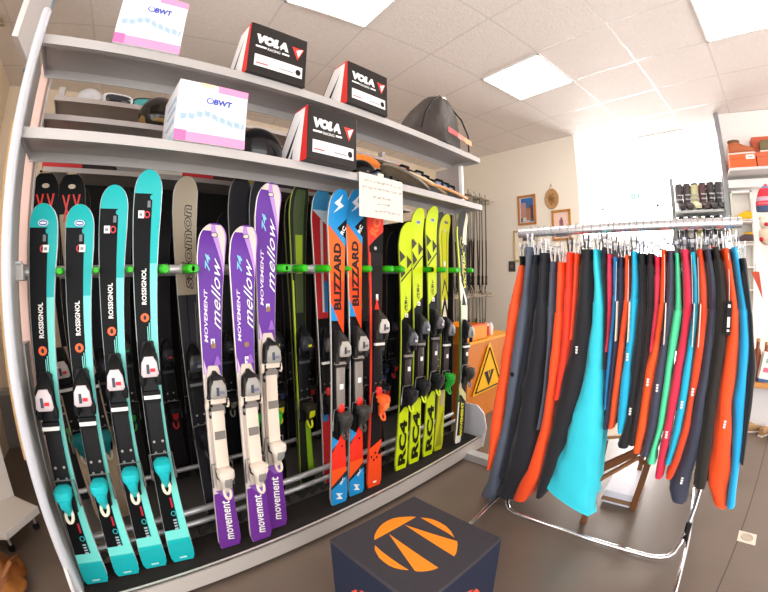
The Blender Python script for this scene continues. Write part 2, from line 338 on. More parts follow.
# ------------------------------------------------------------------ skis
FRONT = []
class Ski:
    nose = 1.0; rise = 0
    def __init__(s, name, label, tail, tip, wt=.110, wm=.072, wp=.122, base='20b8b8', side='d8d8d8', group=None, tipup=.045, cat='ski', round_tail=.018, lean=None):
        T, P = Vector(tail), Vector(tip); s.L = (P - T).length; v = (P - T).normalized()
        n = Vector((0, -1, 0)); n = (n - v * n.dot(v)).normalized()
        if lean: n = Matrix.Rotation(lean, 3, v) @ n
        u = v.cross(n)
        M = Matrix(((u.x, v.x, n.x, T.x), (u.y, v.y, n.y, T.y), (u.z, v.z, n.z, T.z), (0, 0, 0, 1)))
        s.root = tag(empty(name, M=M), label, cat, group)
        s.w3 = (wt, wm, wp); s.tu = tipup; s.rt = round_tail; s.cam = .018 if P.y < 1.6 else .012
        s.g = MB(); s.layer = 0
        mb = MB(); rows = []; ns = 44; bm_ = mat(base, .38, spec=.4); sm = mat(side, .35, .4); blk = mat('131315', .4)
        top, bot = [], []
        for i in range(ns + 1):
            f = i / ns
            t = f / .7 * .9 if f < .7 else .9 + .1 * (1 - (1 - (f - .7) / .3) ** 1.9) if f < 1 else 1
            y = t * s.L; w = s.hw(y); z = s.nz(y)
            top.append((y, w, z)); bot.append((y, w, z - .011 + .006 * max(0, (t - .9) / .1)))
        vs = []; fs = []
        for (y, w, z), (_, _, zb) in zip(top, bot):
            vs += [(-w, y, zb), (-w, y, z - .002), (-w + .0025, y, z), (0, y, z), (w - .0025, y, z), (w, y, z - .002), (w, y, zb)]
        o = 0
        for i in range(ns):
            for k in range(6):
                f = (i*7 + k, i*7 + k + 1, (i+1)*7 + k + 1, (i+1)*7 + k)
                mb.add([vs[j] for j in f], [(0,1,2,3)], bm_ if k in (2, 3) else sm if k in (1, 4) else sm)
            f = (i*7, (i+1)*7, (i+1)*7 + 6, i*7 + 6); mb.add([vs[j] for j in f], [(0,1,2,3)], blk)
        mb.add([vs[j] for j in range(7)], [tuple(range(7))], sm); mb.add([vs[ns*7 + j] for j in range(7)], [tuple(range(7))], sm)
        s.body = mb
        if P.y < 1.6:
            t = (1.375 - T.z) / (P.z - T.z); xc = T.x + (P.x - T.x) * t; FRONT.append((xc - s.hw(t * s.L) - .002, xc + s.hw(t * s.L) + .002))
    def hw(s, y):
        wt, wm, wp = s.w3; t = y / s.L
        if t < .45: w = wm + (wt - wm) * ((.45 - t) / .40) ** 2 if t > .05 else wt
        elif t < .90: w = wm + (wp - wm) * ((t - .45) / .45) ** 2
        else: w = wp
        if t > .945:
            q = (t - .945) / .055; w *= math.sqrt(max(0, 1 - q ** 2.3)) * .97 + .03
        if y < s.rt: w *= .82 + .18 * math.sqrt(max(0, 1 - (1 - y / s.rt) ** 2))
        return w / 2
    def nz(s, y):
        t = y / s.L; return s.tu * max(0, (t - .88) / .12) ** 2 + s.cam * 4 * t * (1 - t)
    def panel(s, y0, y1, l, r, m, steps=None):
        # l, r: relative edge (-1..1) or functions of the 0..1 position along the panel
        s.layer += 1; e = .0004 + .00025 * s.layer
        steps = steps or max(3, int(abs(y1 - y0) * s.L / (.006 if max(y0, y1) > .93 else .03)) + 1)
        F = lambda g, t: g(t) if callable(g) else g
        vs = []
        for i in range(steps + 1):
            t = i / steps; y = (y0 + (y1 - y0) * t) * s.L; w = s.hw(y) - .0015; z = s.nz(y) + e
            vs += [(F(l, t) * w, y, z), (F(r, t) * w, y, z)]
        s.g.add(vs, [(2*i, 2*i+1, 2*i+3, 2*i+2) for i in range(steps)], m)
    def poly(s, pts, m):        # pts (relative u, fraction v); cut into short bands so that it follows the curved ski
        s.layer += 1; e = .0004 + .00025 * s.layer
        def cut(P, v, keep):
            out = []
            for i in range(len(P)):
                A, B = P[i - 1], P[i]; ia, ib = (A[1] - v) * keep >= 0, (B[1] - v) * keep >= 0
                if ia != ib:
                    t = (v - A[1]) / (B[1] - A[1]); out.append((A[0] + (B[0] - A[0]) * t, v))
                if ib: out.append(B)
            return out
        lo, hi = min(p[1] for p in pts), max(p[1] for p in pts); v = lo
        while v < hi - 1e-6:
            st = .02 if v < .86 else .006; P = cut(cut(pts, v, 1), min(v + st, hi), -1); v += st
            if len(P) >= 3: s.g.add([(u * (s.hw(w * s.L) - .0015), w * s.L, s.nz(w * s.L) + e) for u, w in P], [tuple(range(len(P)))], m)
    def disc(s, u, v, ru, rv, m, n=18, a0=0):   # centre relative, radii in metres
        s.layer += 1; e = .0004 + .00025 * s.layer; cy = v * s.L; cx = u * s.hw(cy)
        P = [(cx + ru * cos(a0 + 2*pi*k/n), cy + rv * sin(a0 + 2*pi*k/n)) for k in range(n)]
        s.g.add([(x, y, s.nz(y) + e) for x, y in P], [tuple(range(n))], m)
    def text(s, txt, u, v0, v1, h, m, ang=90, **kw):   # runs from v0 to v1 along the ski, centred on relative u; h letter height in metres
        s.layer += 1; e = .0004 + .00025 * s.layer; vs, fs = glyphs(txt, **kw)
        y0, y1 = v0 * s.L, v1 * s.L; cx = u * s.hw((y0 + y1) / 2); out = []
        ln = y1 - y0; A = radians(ang)
        for x, y in vs:
            X = (x - .5) * ln; Y = (y - .5) * h
            px = cx + X * cos(A) - Y * sin(A); py = (y0 + y1) / 2 + X * sin(A) + Y * cos(A)
            out.append((px, py, s.nz(py) + e))
        s.g.add(out, fs, m)
    def done(s):
        s.body.build('ski_body', s.root, smooth=40)
        if s.g.v: s.g.build('topsheet_print', s.root, smooth=0, fix=False)
        return s.root
    # ---- binding
    def binding(s, toe=.53, heel=.29, plate='18181a', toe_c='141416', hous='e9e6e6', mark='d8202a', band='ecebe8', bandv=None, heel_c='1fb9bb', heel_t='d9d6c2', wing=None, clip='2a2a2c', lever=None, pad=None, dot=None, k=1.0, accent=None):
        r = empty('binding_seat') if False else s.root; L = s.L; ZB = s.nz((toe + heel) / 2 * s.L) - .001 + s.rise; before = set(o.name for o in r.children); n_ = s.nose; PL = mat(plate, .4); TC = mat(toe_c, .35); y_t, y_h = toe * L, heel * L; W = .036 * k
        mb = MB(); mb.loft([(y_h - .05, W*.7, .012), (y_h - .02, W*.86, .016), (y_t + .05, W*.86, .016), (y_t + .085, W*.6, .010)], PL, 12, 6)
        for yy in (y_h + .085, y_h + .13, y_t - .115):
            for sx in (-1, 1): mb.lathe([(.0055, .014), (.0055, .019), (.002, .0195)], mat('a8a6a2', .3, .9), (sx * W*.5, yy, 0), 8)
        mb.build('binding_plate', r)
        # toe piece: jaw, pointed nose, housing with setting window, foot pad
        mb = MB(); mb.loft([(y_t - .045, W*.85, .030, .012), (y_t - .03, W*1.08, .050, .012), (y_t + .02, W*1.05, .058, .012), (y_t + .040, W*.92, .048, .012), (y_t + .040 + .022*n_, W*.62*n_, .032, .010), (y_t + .042 + .040*n_, W*.18, .012, .008)], TC, 14)
        for sx in (-1, 1): mb.loft([(y_t - .075, W*.26, .020, .030, sx*W*.9), (y_t - .05, W*.32, .024, .030, sx*W*.95), (y_t - .02, W*.30, .022, .030, sx*W*.8)], TC, 10)
        t = mb.build('toe_piece', r)
        mb = MB(); mb.loft([(y_t - .040, W*.80, .012, .056), (y_t - .030, W*.98, .018, .056), (y_t + .012, W*.86, .020, .056), (y_t + .034, W*.5, .012, .054)], mat(hous, .3), 14)
        mb.build('toe_housing', t)
        mb = MB(); mb.box((-W*.34, y_t - .026, .0745), (-W*.02, y_t + .008, .0765), mat('3a3f52', .3)); mb.box((W*.05, y_t - .02, .0745), (W*.6, y_t - .008, .0765), mat(mark, .4))
        mb.build('setting_window', t, smooth=0)
        bv = (bandv * L) if bandv else y_t - .105
        mb = MB(); mb.loft([(bv - .022, W*.95, .018, .014), (bv + .022, W*.98, .020, .014)], TC, 12, 6); mb.loft([(bv - .007, W*.97, .0215, .0145), (bv + .007, W*.98, .0215, .0145)], mat(band, .4), 12, 6); mb.build('anti_friction_pad', r)
        if wing:
            WM = mat(wing, .45); mb = MB()
            for sx in (-1, 1): mb.loft([(y_t - .085, W*.16, .022, .02, sx*W*1.25), (y_t - .07, W*.3, .03, .02, sx*W*1.15), (y_t - .045, W*.42, .036, .018, sx*W*.9), (y_t - .03, W*.3, .03, .02, sx*W*.6)], WM, 10)
            mb.loft([(y_t - .062, W*1.0, .028, .03), (y_t - .04, W*.95, .032, .03)], WM, 12)
            mb.loft([(y_h + .045, W*.82, .026, .014), (y_t - .07, W*.78, .024, .014)], WM, 12, 5)
            G = mat('77716c', .5)
            mb.box((-W*.8, y_t - .095, .036), (W*.8, y_t - .072, .043), G); mb.box((-W*.62, (y_t + y_h)/2 - .012, .036), (W*.62, (y_t + y_h)/2 + .022, .043), G)
            mb.build('toe_wing_cover', r)
        if pad:
            mb = MB(); mb.loft([(y_h + .075, W*.5, .010, .015), (y_h + .10, W*.7, .016, .015), (y_t - .09, W*.72, .016, .015), (y_t - .07, W*.4, .008, .015)], mat(pad, .45, .3), 12); p = mb.build('heel_track_cover', r)
            mb = MB(); mb.box((-.011, (y_t+y_h)/2 - .012, .031), (.011, (y_t+y_h)/2 + .014, .0325), WHITE); mb.build('size_sticker', p, smooth=0)
        if dot:
            mb = MB(); mb.loft([(y_h + .062, W*.35, .018, .014), (y_h + .075, W*.5, .024, .014), (y_h + .10, W*.45, .022, .014), (y_h + .108, W*.3, .016, .014)], mat(dot, .4), 12); mb.build('forward_pressure_cap', r)
        # heel piece: tower, cup and lever
        HC = mat(heel_c, .35)
        mb = MB(); mb.loft([(y_h + .005, W*.5, .030, .012), (y_h + .02, W*.95, .055, .012), (y_h + .05, W*1.0, .060, .012), (y_h + .064, W*.8, .045, .012)], mat('1a1a1c', .35), 14)
        mb.build('heel_base', r)
        mb = MB(); mb.loft([(y_h - .055, W*.22, .014, .030), (y_h - .045, W*.42, .026, .026), (y_h - .015, W*.5, .04, .03), (y_h + .012, W*.66, .054, .030), (y_h + .034, W*.98, .066, .026), (y_h + .058, W*1.0, .068, .022), (y_h + .068, W*.7, .05, .022)], HC, 16)
        h = mb.build('heel_piece', r)
        mb = MB(); pr = []
        for kk in range(14):
            t_ = 2*pi*kk/14; pr.append((W*.40*cos(t_), y_h - .048 + .024*sin(t_), .054 - .01*sin(t_)))
        mb.tube(pr, .0065, mat(lever or heel_t, .4), 8, closed=True); mb.build('heel_lever', h)
        mb = MB(); mb.loft([(y_h - .012, W*.36, .010, .070), (y_h + .004, W*.5, .014, .076), (y_h + .03, W*.45, .008, .086)], mat(accent or heel_c, .3), 12); mb.build('release_window', h)
        # ski brake: wire arms across the ski
        mb = MB(); hw = s.hw(y_h + .09) + .004; H = [(hw + .002, y_h - .03, .014, .0055), (hw + .002, y_h + .012, .017, .0055), (hw + .002, y_h + .02, .018, .0028), (hw + .001, y_h + .05, .022, .0028), (hw, y_h + .082, .026, .0028), (.02, y_h + .085, .03, .0028)]
        Q = H + [(-x_, y_, z_, r_) for x_, y_, z_, r_ in reversed(H)]
        mb.tube([q_[:3] for q_ in Q], [q_[3] for q_ in Q], mat('8c8a88', .3, .8), 6)
        mb.build('ski_brake', r)
        for o in r.children:
            if o.name not in before: o.location.z = ZB
TEAL = '16b3b4'; LT = mat('74dcd2', .3); ORG = mat('f2632a', .4); WT = mat('f0eeec', .45); BK = mat('101113', .42, spec=.3); DK = mat('26272b', .35)
def rossignol(lbl, tail, tip, sticker):
    s = Ski('ski', lbl, tail, tip, .110, .080, .112, base=TEAL, side='c9d2d4', lean=-.13); s.rise = .014
    s.panel(.08, .78, .38, 1, LT)
    s.panel(.105, .60, -1, lambda t: .32 + .12 * t, BK); s.panel(.60, .945, -.97, lambda t: .44 - .12 * t, BK); s.disc(.30, .937, .008, .010, mat(TEAL, .38, spec=.4))
    s.panel(.075, .105, -1, 1, LT)
    s.panel(.0, .062, -1, 1, mat('18a9ae', .3))
    s.text('ROSSIGNOL', -.12, .685, .768, .019, WT, bold=.03)
    s.disc(-.12, .655, .0165, .0165, ORG); s.disc(-.12, .655, .006, .009, DK)
    for q in range(3):
        u = .05 + q * .17
        s.panel(.600, .635 + q*.008, u, u + .08, LT); s.panel(.580, .601, lambda t, u=u: u + .3 * (1-t), lambda t, u=u: u + .08 + .3 * (1-t), LT); s.panel(.545, .581, u + .3, u + .38, LT)
    s.panel(.50, .556, .36, .44, LT)
    s.text('NOVA', .72, .60, .655, .012, DK, bold=.02) if False else None
    s.disc(.02, .895, .012, .014, mat('c8323a', .4)); s.disc(.02, .895, .007, .009, BK)
    s.panel(.912, .928, .0, .22, mat('6e7478', .4))
    u0 = -.1 if sticker == 2 else -.75
    s.panel(.886, .904, u0 + .12, u0 + .55, WT); s.panel(.891, .898, u0 + .2, u0 + .42, mat('8b8b90', .5))
    if sticker == 2: s.disc(0, .955, .020, .0115, mat('dfe9ee', .4)); s.disc(0, .955, .0165, .009, mat('3a62b0', .4)); s.disc(0, .955, .013, .004, WT)
    s.panel(.175, .205, .05, .22, mat('b52236', .4)); s.disc(.1, .157, .011, .013, mat('2c9fa4', .4)); s.disc(.1, .157, .007, .009, BK)
    s.text('nova', .05, .105, .145, .018, mat('c9d6da', .4), bold=.02) if False else None
    for q in range(4): s.panel(.108 + q*.009, .113 + q*.009, -.05, .25, mat('9fb2b8', .4))
    s.panel(.012, .018, -.3, .35, mat('9ee0e0', .4))
    s.binding(toe=.55, heel=.285, hous='cfc3c6', mark='e0232e', heel_c='1db4ba', heel_t='d5d2bd', bandv=.475, k=.94)
    mb = MB(); mb.loft([(.24*s.L, .024, .016 + s.nz(.3*s.L)), (.60*s.L, .024, .016 + s.nz(.5*s.L))], mat('1a1a1c', .4), 10, 6); mb.build('riser_plate', s.root)
    return s.done()
rossignol('turquoise and black ski closest to the rack end post', (-0.222, 1.475, .1225), (-0.186, 1.55, 1.611), 2)
rossignol('turquoise and black ski with round blue tip badge, second from the end post', (-0.082, 1.475, .1225), (-0.049, 1.55, 1.611), 2)
rossignol('third turquoise and black ski, a size shorter than its neighbour on the purple side', (0.045, 1.475, .1225), (0.079, 1.55, 1.689), 1)
rossignol('tallest turquoise and black ski, next to the beige ski', (0.173, 1.462, .1225), (0.21, 1.537, 1.755), 1)

PUR = '5f2a94'; LIL = mat('c9a9e0', .35); PNK = mat('ead9ef', .4); IVO = mat('d6cbc4', .4)
def mellow(lbl, tail, tip, st=.60):
    s = Ski('ski', lbl, tail, tip, .110, .080, .122, base=PUR, side='cfc6bc')
    s.panel(.19, .575, -1, 1, IVO)
    s.panel(.50, .575, lambda t: -.75 + .3*t, lambda t: .1 + .9 * t, mat(PUR, .3)); s.panel(.52, .56, .2, 1, LIL)
    s.panel(.0, .205, -1, 1, mat('6b3190', .3)); s.panel(.185, .215, lambda t: .1 - .9 * t, 1, mat('8a5bb0', .3))
    s.panel(.978, .995, -1, 1, IVO)
    s.panel(.83, .995, lambda t: 1 - 1.5 * t ** 1.7, 1, mat('b88ad2', .35)); s.panel(.87, .995, lambda t: 1 - 1.0 * t ** 1.5, lambda t: 1 - .15 * t, IVO)
    s.disc(.05, .968, .016, .010, mat('5c4470', .4)); s.disc(.05, .968, .012, .007, IVO)
    s.text('mellow', .40, .70, .905, .038, WT, shear=.6, bold=.0)
    s.text('74', -.28, .865, .915, .022, mat('7cc4ea', .4), shear=.35, bold=.03)
    s.text('MOVEMENT', -.48, .665, .815, .015, mat('e4d6ee', .4), shear=.2, bold=.02)
    s.panel(st, st + .02, -.1, .3, WT); s.panel(st + .006, st + .014, .0, .2, mat('77707c', .5))
    s.disc(.05, .655, .007, .011, mat('8d6a4a', .5)); s.disc(.25, .655, .006, .011, mat('8d6a4a', .5))
    s.panel(.575, .62, -.95, lambda t: -.55 - .4*t, LIL); s.panel(.60, .625, lambda t: .1 + t*.3, lambda t: .9 - .3 * t, mat('8a55b5', .3))
    s.text('movement', .05, .028, .178, .038, WT, shear=.3, bold=.015)
    s.text('MELLOW WOMEN', -.62, .05, .14, .006, LIL) if False else None
    s.nose = .6; s.binding(toe=.54, heel=.255, toe_c='1f1d1e', hous='98948f', mark='6b6f86', band='8b8580', heel_c='d9cdc0', heel_t='d6cabb', wing='d8c9ba', plate='c6b9ad', accent='8a8784')
    return s.done()
mellow('purple and white ski standing apart, closest to the beige ski', (0.4, 1.448, .1225), (0.479, 1.523, 1.555), .655)
mellow('middle one of the three purple and white skis', (0.547, 1.416, .1225), (0.607, 1.491, 1.549), .60)
mellow('tallest purple and white ski with a pale swirl at the tip', (0.657, 1.456, .1225), (0.743, 1.531, 1.757), .65)

BLU = mat('1f8fd0', .3); ORR = mat('f04a1e', .3); RED = mat('e8301f', .3)
def blizzard(lbl, tail, tip):
    s = Ski('ski', lbl, tail, tip, .110, .076, .118, base='15171a', side='b9b4b0')
    s.panel(.60, .885, -1, 1, mat('f4651c', .3)); s.panel(.60, .72, -1, 1, mat('ee4a1c', .3))
    s.poly([(-1, .60), (-1, .655), (.1, .60)], BLU); s.poly([(-1, .595), (1, .595), (1, .575), (.9, .56), (.1, .597)], BK); s.poly([(1, .62), (1, .56), (.0, .60)], ORR)
    s.panel(.925, .998, -1, 1, BLU)
    s.poly([(-1, .93), (1, .93), (1, .826), (-1, .888)], BLU); s.poly([(1, .915), (1, .850), (.0, .880)], BK)
    s.text('RC', .66, .862, .890, .022, WT, ang=62, bold=.04)
    s.poly([(.25, .985), (-.55, .955), (-.05, .947), (-.5, .925), (.55, .952), (.05, .960)], mat('e8eef2', .4))
    s.text('BLIZZARD', .0, .632, .835, .046, mat('2a2322', .35), bold=.045)
    s.panel(.11, .25, -1, 1, RED); s.panel(.05, .13, -1, 1, mat('f0551f', .3)); s.poly([(-1, .25), (1, .25), (1, .262), (-1, .262)], BK); s.poly([(-1, .19), (-1, .27), (1, .27)], BK)
    s.poly([(-1, .20), (-1, .245), (.0, .225)], BLU); s.disc(.45, .205, .005, .006, BK)
    s.poly([(-1, .04), (1, .04), (1, .115), (-1, .07)], mat('20303c', .4)); s.panel(.0, .055, -1, 1, BLU); s.poly([(-1, .05), (1, .05), (1, .095), (-1, .06)], BLU)
    s.poly([(-.45, .045), (.45, .034), (.1, .030), (.45, .012), (-.45, .022), (-.1, .027)], mat('e8eef2', .4)); s.text('SRC', .35, .068, .094, .016, WT, ang=55, bold=.03)
    s.binding(toe=.52, heel=.285, toe_c='2a2827', hous='a9a49c', mark='6b6660', heel_c='3b3937', heel_t='55524e', pad='8d857e', dot='e42a22', band='98918a', lever='3b3937', bandv=.475)
    return s.done()
blizzard('orange and blue ski with dark lettering, nearer the purple skis', (1.025, 1.441, .1225), (1.127, 1.516, 1.775))
blizzard('orange and blue ski standing closest to the handwritten note', (1.153, 1.45, .1225), (1.248, 1.525, 1.795))

# black ski with an orange tip and tail
s = Ski('ski', 'black and orange-red ski hanging just under the handwritten note', (1.285, 1.445, .1225), (1.397, 1.52, 1.795), .110, .078, .118, base='1c1b1c', side='d6402a')
s.panel(.80, .995, -1, 1, RED); s.poly([(-1, .80), (1, .80), (1, .875), (-1, .82)], BK); s.text('RO', .0, .855, .925, .055, mat('f26a22', .35), ang=68, bold=.05); s.text('RO', -.02, .857, .923, .045, mat('f26a22', .35), ang=68, bold=.02)
s.disc(-.1, .815, .010, .010, mat('b9b4b0', .4)); s.text('MARKER', .3, .795, .845, .008, WT, ang=62) if False else None
s.panel(.30, .33, -.2, .2, RED); s.panel(.645, .665, -.1, .3, WT); s.panel(.0, .12, -1, 1, ORR); s.panel(.1, .8, -1, -.86, RED)
s.poly([(-1, .135), (-.5, .10), (-.2, .125), (.2, .10), (.5, .13), (1, .155), (1, .175), (-1, .15)], ORR)
for u, v in ((-.55, .118), (-.2, .105), (.25, .112), (.6, .128), (.0, .13)): s.disc(u, v, .007, .009, BK, n=5)
s.panel(.015, .022, -.2, .25, WT); s.poly([(-.4, .615), (.45, .615), (.0, .655)], RED)
s.binding(toe=.565, heel=.30, toe_c='2c2624', hous='c3bdb6', mark='55524e', heel_c='f0612a', heel_t='f0612a', band='e8e4de', bandv=.505, dot='ef2f2a', accent='f58a50')
s.done()

YEL = mat('d9ec18', .35); 
def rc4(lbl, tail, tip, badge=True):
    s = Ski('ski', lbl, tail, tip, .110, .078, .118, base='c9e010', side='a9bb2a')
    s.panel(.285, .615, -1, 1, BK); s.poly([(-1, .285), (1, .285), (1, .30), (-1, .245)], BK) ; s.poly([(-1, .245), (1, .295), (1, .30), (-1, .30)], BK)
    s.poly([(-1, .61), (1, .61), (1, .66), (-1, .612)], BK); s.poly([(-1, .612), (-1, .60), (1, .60), (1, .65)], BK)
    for pts in ([(-1, .885), (-1, .835), (-.1, .862)], [(.15, .868), (.15, .815), (1, .845)], [(-1, .83), (-.15, .798), (-1, .775)]): s.poly(pts, mat('34321c', .35))
    s.poly([(-1, .765), (1, .822), (1, .815), (-1, .757)], mat('34321c', .35))
    if badge: s.disc(0, .945, .021, .0125, mat('c9cfd6', .3)); s.disc(0, .945, .016, .009, mat('6c7890', .3))
    s.text('THE', -.25, .655, .69, .010, DK, bold=.03); s.text('CURV', -.02, .65, .71, .018, DK, shear=.25, bold=.03)
    s.panel(.625, .640, -.3, .35, WT); s.panel(.628, .636, -.15, .15, mat('8a8a80', .5))
    s.text('RC4', -.05, .022, .215, .066, mat('1b1d10', .35), bold=.045)
    s.binding(toe=.545, heel=.305, toe_c='1b1b1d', hous='56585c', mark='dcdcdc', heel_c='242426', heel_t='c8e012', lever='cfe414', band='8b8880', pad='3c3534', accent='3a3a3c')
    return s.done()
rc4('shortest of the three acid yellow skis with black triangles', (1.543, 1.475, .1225), (1.673, 1.55, 1.662), False)
rc4('middle one of the three acid yellow skis with black triangles', (1.666, 1.475, .1225), (1.779, 1.55, 1.764))
rc4('tallest acid yellow ski with black triangles, touching the shelf', (1.809, 1.475, .1225), (1.923, 1.55, 1.795))

s = Ski('ski', 'yellow-green ski with a black line pattern behind the finger rail', (1.918, 1.474, .1225), (2.063, 1.549, 1.759), .100, .066, .112, base='c3c81c', side='9a9c30')
s.panel(.30, .60, -1, 1, BK); s.panel(.55, .64, -.9, .9, mat('e4dcc0', .4)); s.poly([(-.9, .60), (0, .66), (.9, .60), (.9, .56), (0, .62), (-.9, .56)], BK)
s.poly([(-.9, .67), (0, .73), (.9, .67), (.9, .65), (0, .71), (-.9, .65)], DK)
for u in (-.55, .48): s.panel(.68, .93, u, u + .09, mat('55571a', .4))
s.panel(.78, .80, -.2, .2, WT); s.disc(0, .93, .012, .012, mat('b9bf9a', .4)); s.disc(.0, .965, .024, .010, mat('6e6a60', .4))
s.poly([(-.8, .02), (.1, .16), (.8, .18), (.2, .10), (.6, .02)], mat('8f9a20', .35)); s.panel(.2, .28, -.5, .5, mat('b9a890', .5))
s.binding(toe=.52, heel=.30, toe_c='1b1b1d', hous='6d6f72', mark='9a9a9a', heel_c='1f9a2c', heel_t='1f9a2c', pad='3c3534'); s.done()

s = Ski('ski', 'black, white and yellow ski standing last on the rack beside the pole wall', (2.121, 1.437, .1225), (2.221, 1.512, 1.795), .118, .088, .128, base='2c2a28', side='6f7a4a')
s.panel(.86, .995, lambda t: .15 + .3*t, 1, mat('d6cfb8', .4)); s.panel(.66, .93, -1, lambda t: -.62 - .2*t, mat('cfe01c', .35)); s.panel(.62, .72, -1, lambda t: -.55, mat('e7e2d2', .4))
s.poly([(-.15, .895), (.45, .865), (.0, .835), (-.5, .862)], mat('8c8a30', .4)); s.poly([(-.1, .885), (.3, .865), (.0, .845), (-.35, .862)], BK); s.disc(.15, .868, .006, .008, WT)
s.text('VICTREX', .28, .67, .835, .030, mat('d8e01c', .4), shear=.2, bold=.04); s.text('PULSE', -.25, .72, .80, .016, mat('cfc6c4', .4), bold=.03) if False else s.panel(.73, .81, -.3, -.12, mat('b7a9ae', .5))
s.poly([(-.6, .70), (.9, .62), (.9, .58), (-.2, .655), (-.9, .56), (-1, .60)], mat('e7e2d2', .4)); s.panel(.53, .60, -1, 1, mat('d9d2c2', .4)); s.panel(.22, .54, -1, -.35, mat('cfc8ba', .4)); s.panel(.2, .62, -1, -.82, mat('2c9a3a', .4))
s.poly([(-1, .27), (1, .215), (1, .18), (.3, .20), (-1, .24)], mat('c9c68a', .4)); s.panel(.0, .19, -1, -.72, mat('e9e6de', .4)); s.panel(.0, .035, -1, .2, mat('e9e6de', .4))
s.text('MOVEMENT', .1, .03, .185, .034, mat('d3d326', .4), bold=.05)
s.binding(toe=.49, heel=.30, toe_c='1b1b1d', hous='8a8a86', mark='9a9a9a', heel_c='3a3836', heel_t='77746c', pad='2c2a28'); s.done()

# ---- skis of the second row, seen between the front ones
def xski(lbl, x):
    s = Ski('ski', lbl, (x + .12, 1.95, .122), (x, 1.86, 1.815), .108, .078, .124, base='bfa88c', side='8a8078')
    s.panel(.84, .995, lambda t: .1 - 1.1 * t, 1, BK); s.panel(.895, .995, -1, 1, BK); s.panel(.55, .84, .35, 1, BK); s.disc(.0, .965, .017, .010, mat('cdbfa8', .5))
    for u in (-.75, .05): 
        s.poly([(u, .945), (u + .12, .945), (u + .62, .875), (u + .48, .875)], RED); s.poly([(u + .48, .945), (u + .62, .945), (u + .12, .875), (u, .875)], RED)
    s.poly([(-.2, .70), (.6, .73), (.3, .69)], RED); s.disc(.5, .62, .004, .004, BK)
    s.binding(toe=.50, heel=.27, hous='d9cfc9', heel_c='20888c', plate='17171a'); return s.done()
xski('beige and black ski with a red cross mark, nearest the end post', -.235)
xski('beige and black ski with a red cross mark, second from the end post', -.115)
s = Ski('ski', 'beige ski with outlined lettering between the turquoise and purple skis', (.44, 1.70, .125), (.405, 1.735, 1.80), .110, .082, .118, base='a89a84', side='d7dcdc')
s.panel(.0, .68, -1, 1, mat('2b2a30', .35)); s.panel(.0, .68, -.12, .0, mat('0f0f12', .3)); s.panel(.05, .66, .75, .85, mat('5c5a60', .4)); s.text('salomon', .15, .695, .925, .050, mat('3c302c', .45), shear=.1, bold=.05); s.text('salomon', .15, .699, .921, .043, mat('a89a84', .45), shear=.1, bold=.0)
s.binding(toe=.50, heel=.27, hous='3a3a3c', mark='8a8a8a', heel_c='242428', heel_t='3a3a3c', lever='3a3a3c', band='6b6b6b'); s.done()
def dark_ski(lbl, tail, tip, base, side, acc=None, hc='222226', hs='2d2d30', wm=.07, group=None, prints=()):
    s = Ski('ski', lbl, tail, tip, .10, wm, .112, base=base, side=side, group=group)
    for p in prints: s.panel(p[0], p[1], p[2], p[3], mat(p[4], .4))
    s.binding(toe=.51, heel=.28, hous=hs, mark=acc or '55555a', heel_c=hc, heel_t=hc, lever=acc or hc, band='3f3f42', plate='141416', accent=acc); return s.done()
dark_ski('black ski with a bare rounded tip behind the purple skis', (.70, 1.74, .122), (.672, 1.72, 1.83), '232226', '6e6c6a', hc='2bbf2f', hs='19191b', acc='2bbf2f')
dark_ski('black ski half hidden behind the tallest purple ski', (.80, 1.70, .122), (.775, 1.70, 1.83), '1c1c22', '55585a', hc='27b32c', acc='27b32c')
dark_ski('dark ski with an olive and lime print at its tip', (1.00, 1.70, .122), (1.005, 1.70, 1.83), '20241c', '98a83a', acc='c3c81c', hc='2a2a20', prints=((.60, .98, -.6, .6, '3c4a26'), (.72, .84, -.4, .5, '87a01e'), (.04, .26, .1, .9, '7fa81c'), (.3, .7, -1, -.8, 'b5c424')))
dark_ski('narrow black ski with yellow binding lever beside the lime print ski', (1.085, 1.86, .122), (1.06, 1.86, 1.82), '1b1d20', '8d9048', acc='e0cc20', hc='2a2a20', prints=((.55, .95, .5, .9, '4c5a66'),))
dark_ski('black ski with small yellow binding lever behind the purple skis', (.90, 1.86, .122), (.90, 1.86, 1.82), '161719', '444440', acc='c8c224', hc='2a2a20')
s = Ski('ski', 'red, white and blue ski behind the orange and blue pair', (1.135, 1.66, .122), (1.14, 1.70, 1.82), .10, .07, .112, base='b8262a', side='b9b4ae')
s.panel(.93, .995, -1, 1, mat('3c8fc0', .35)); s.poly([(-1, .93), (1, .93), (1, .88)], mat('bcd3dc', .35)); s.panel(.60, .90, .0, .35, mat('d6c6c4', .4)); s.panel(.60, .70, .35, .95, mat('2c6fa6', .4)); s.panel(.27, .58, -1, 1, BK); s.panel(.235, .29, -.9, .1, mat('2a7bb4', .4))
s.binding(toe=.5, heel=.29, hous='55514e', heel_c='2a2826', heel_t='2a2826', dot='c92a22'); s.done()
dark_ski('dark ski with a pale edge behind the handwritten note', (1.43, 1.66, .122), (1.44, 1.70, 1.82), '2a2420', '8f8468', prints=((.6, .95, -.7, -.4, '6b5c3a'),))
dark_ski('charcoal ski beside the shortest yellow ski', (1.55, 1.68, .122), (1.53, 1.70, 1.82), '26211f', 'a59c80', acc='b02820')
dark_ski('plain dark grey ski between the last two front skis', (2.085, 1.68, .122), (2.145, 1.66, 1.80), '3a3636', '4a4744', wm=.085)
DKT = ['1d1d20', '22201f', '181a1e', '252222', '1a1c1a', '201c20']
x = -.22
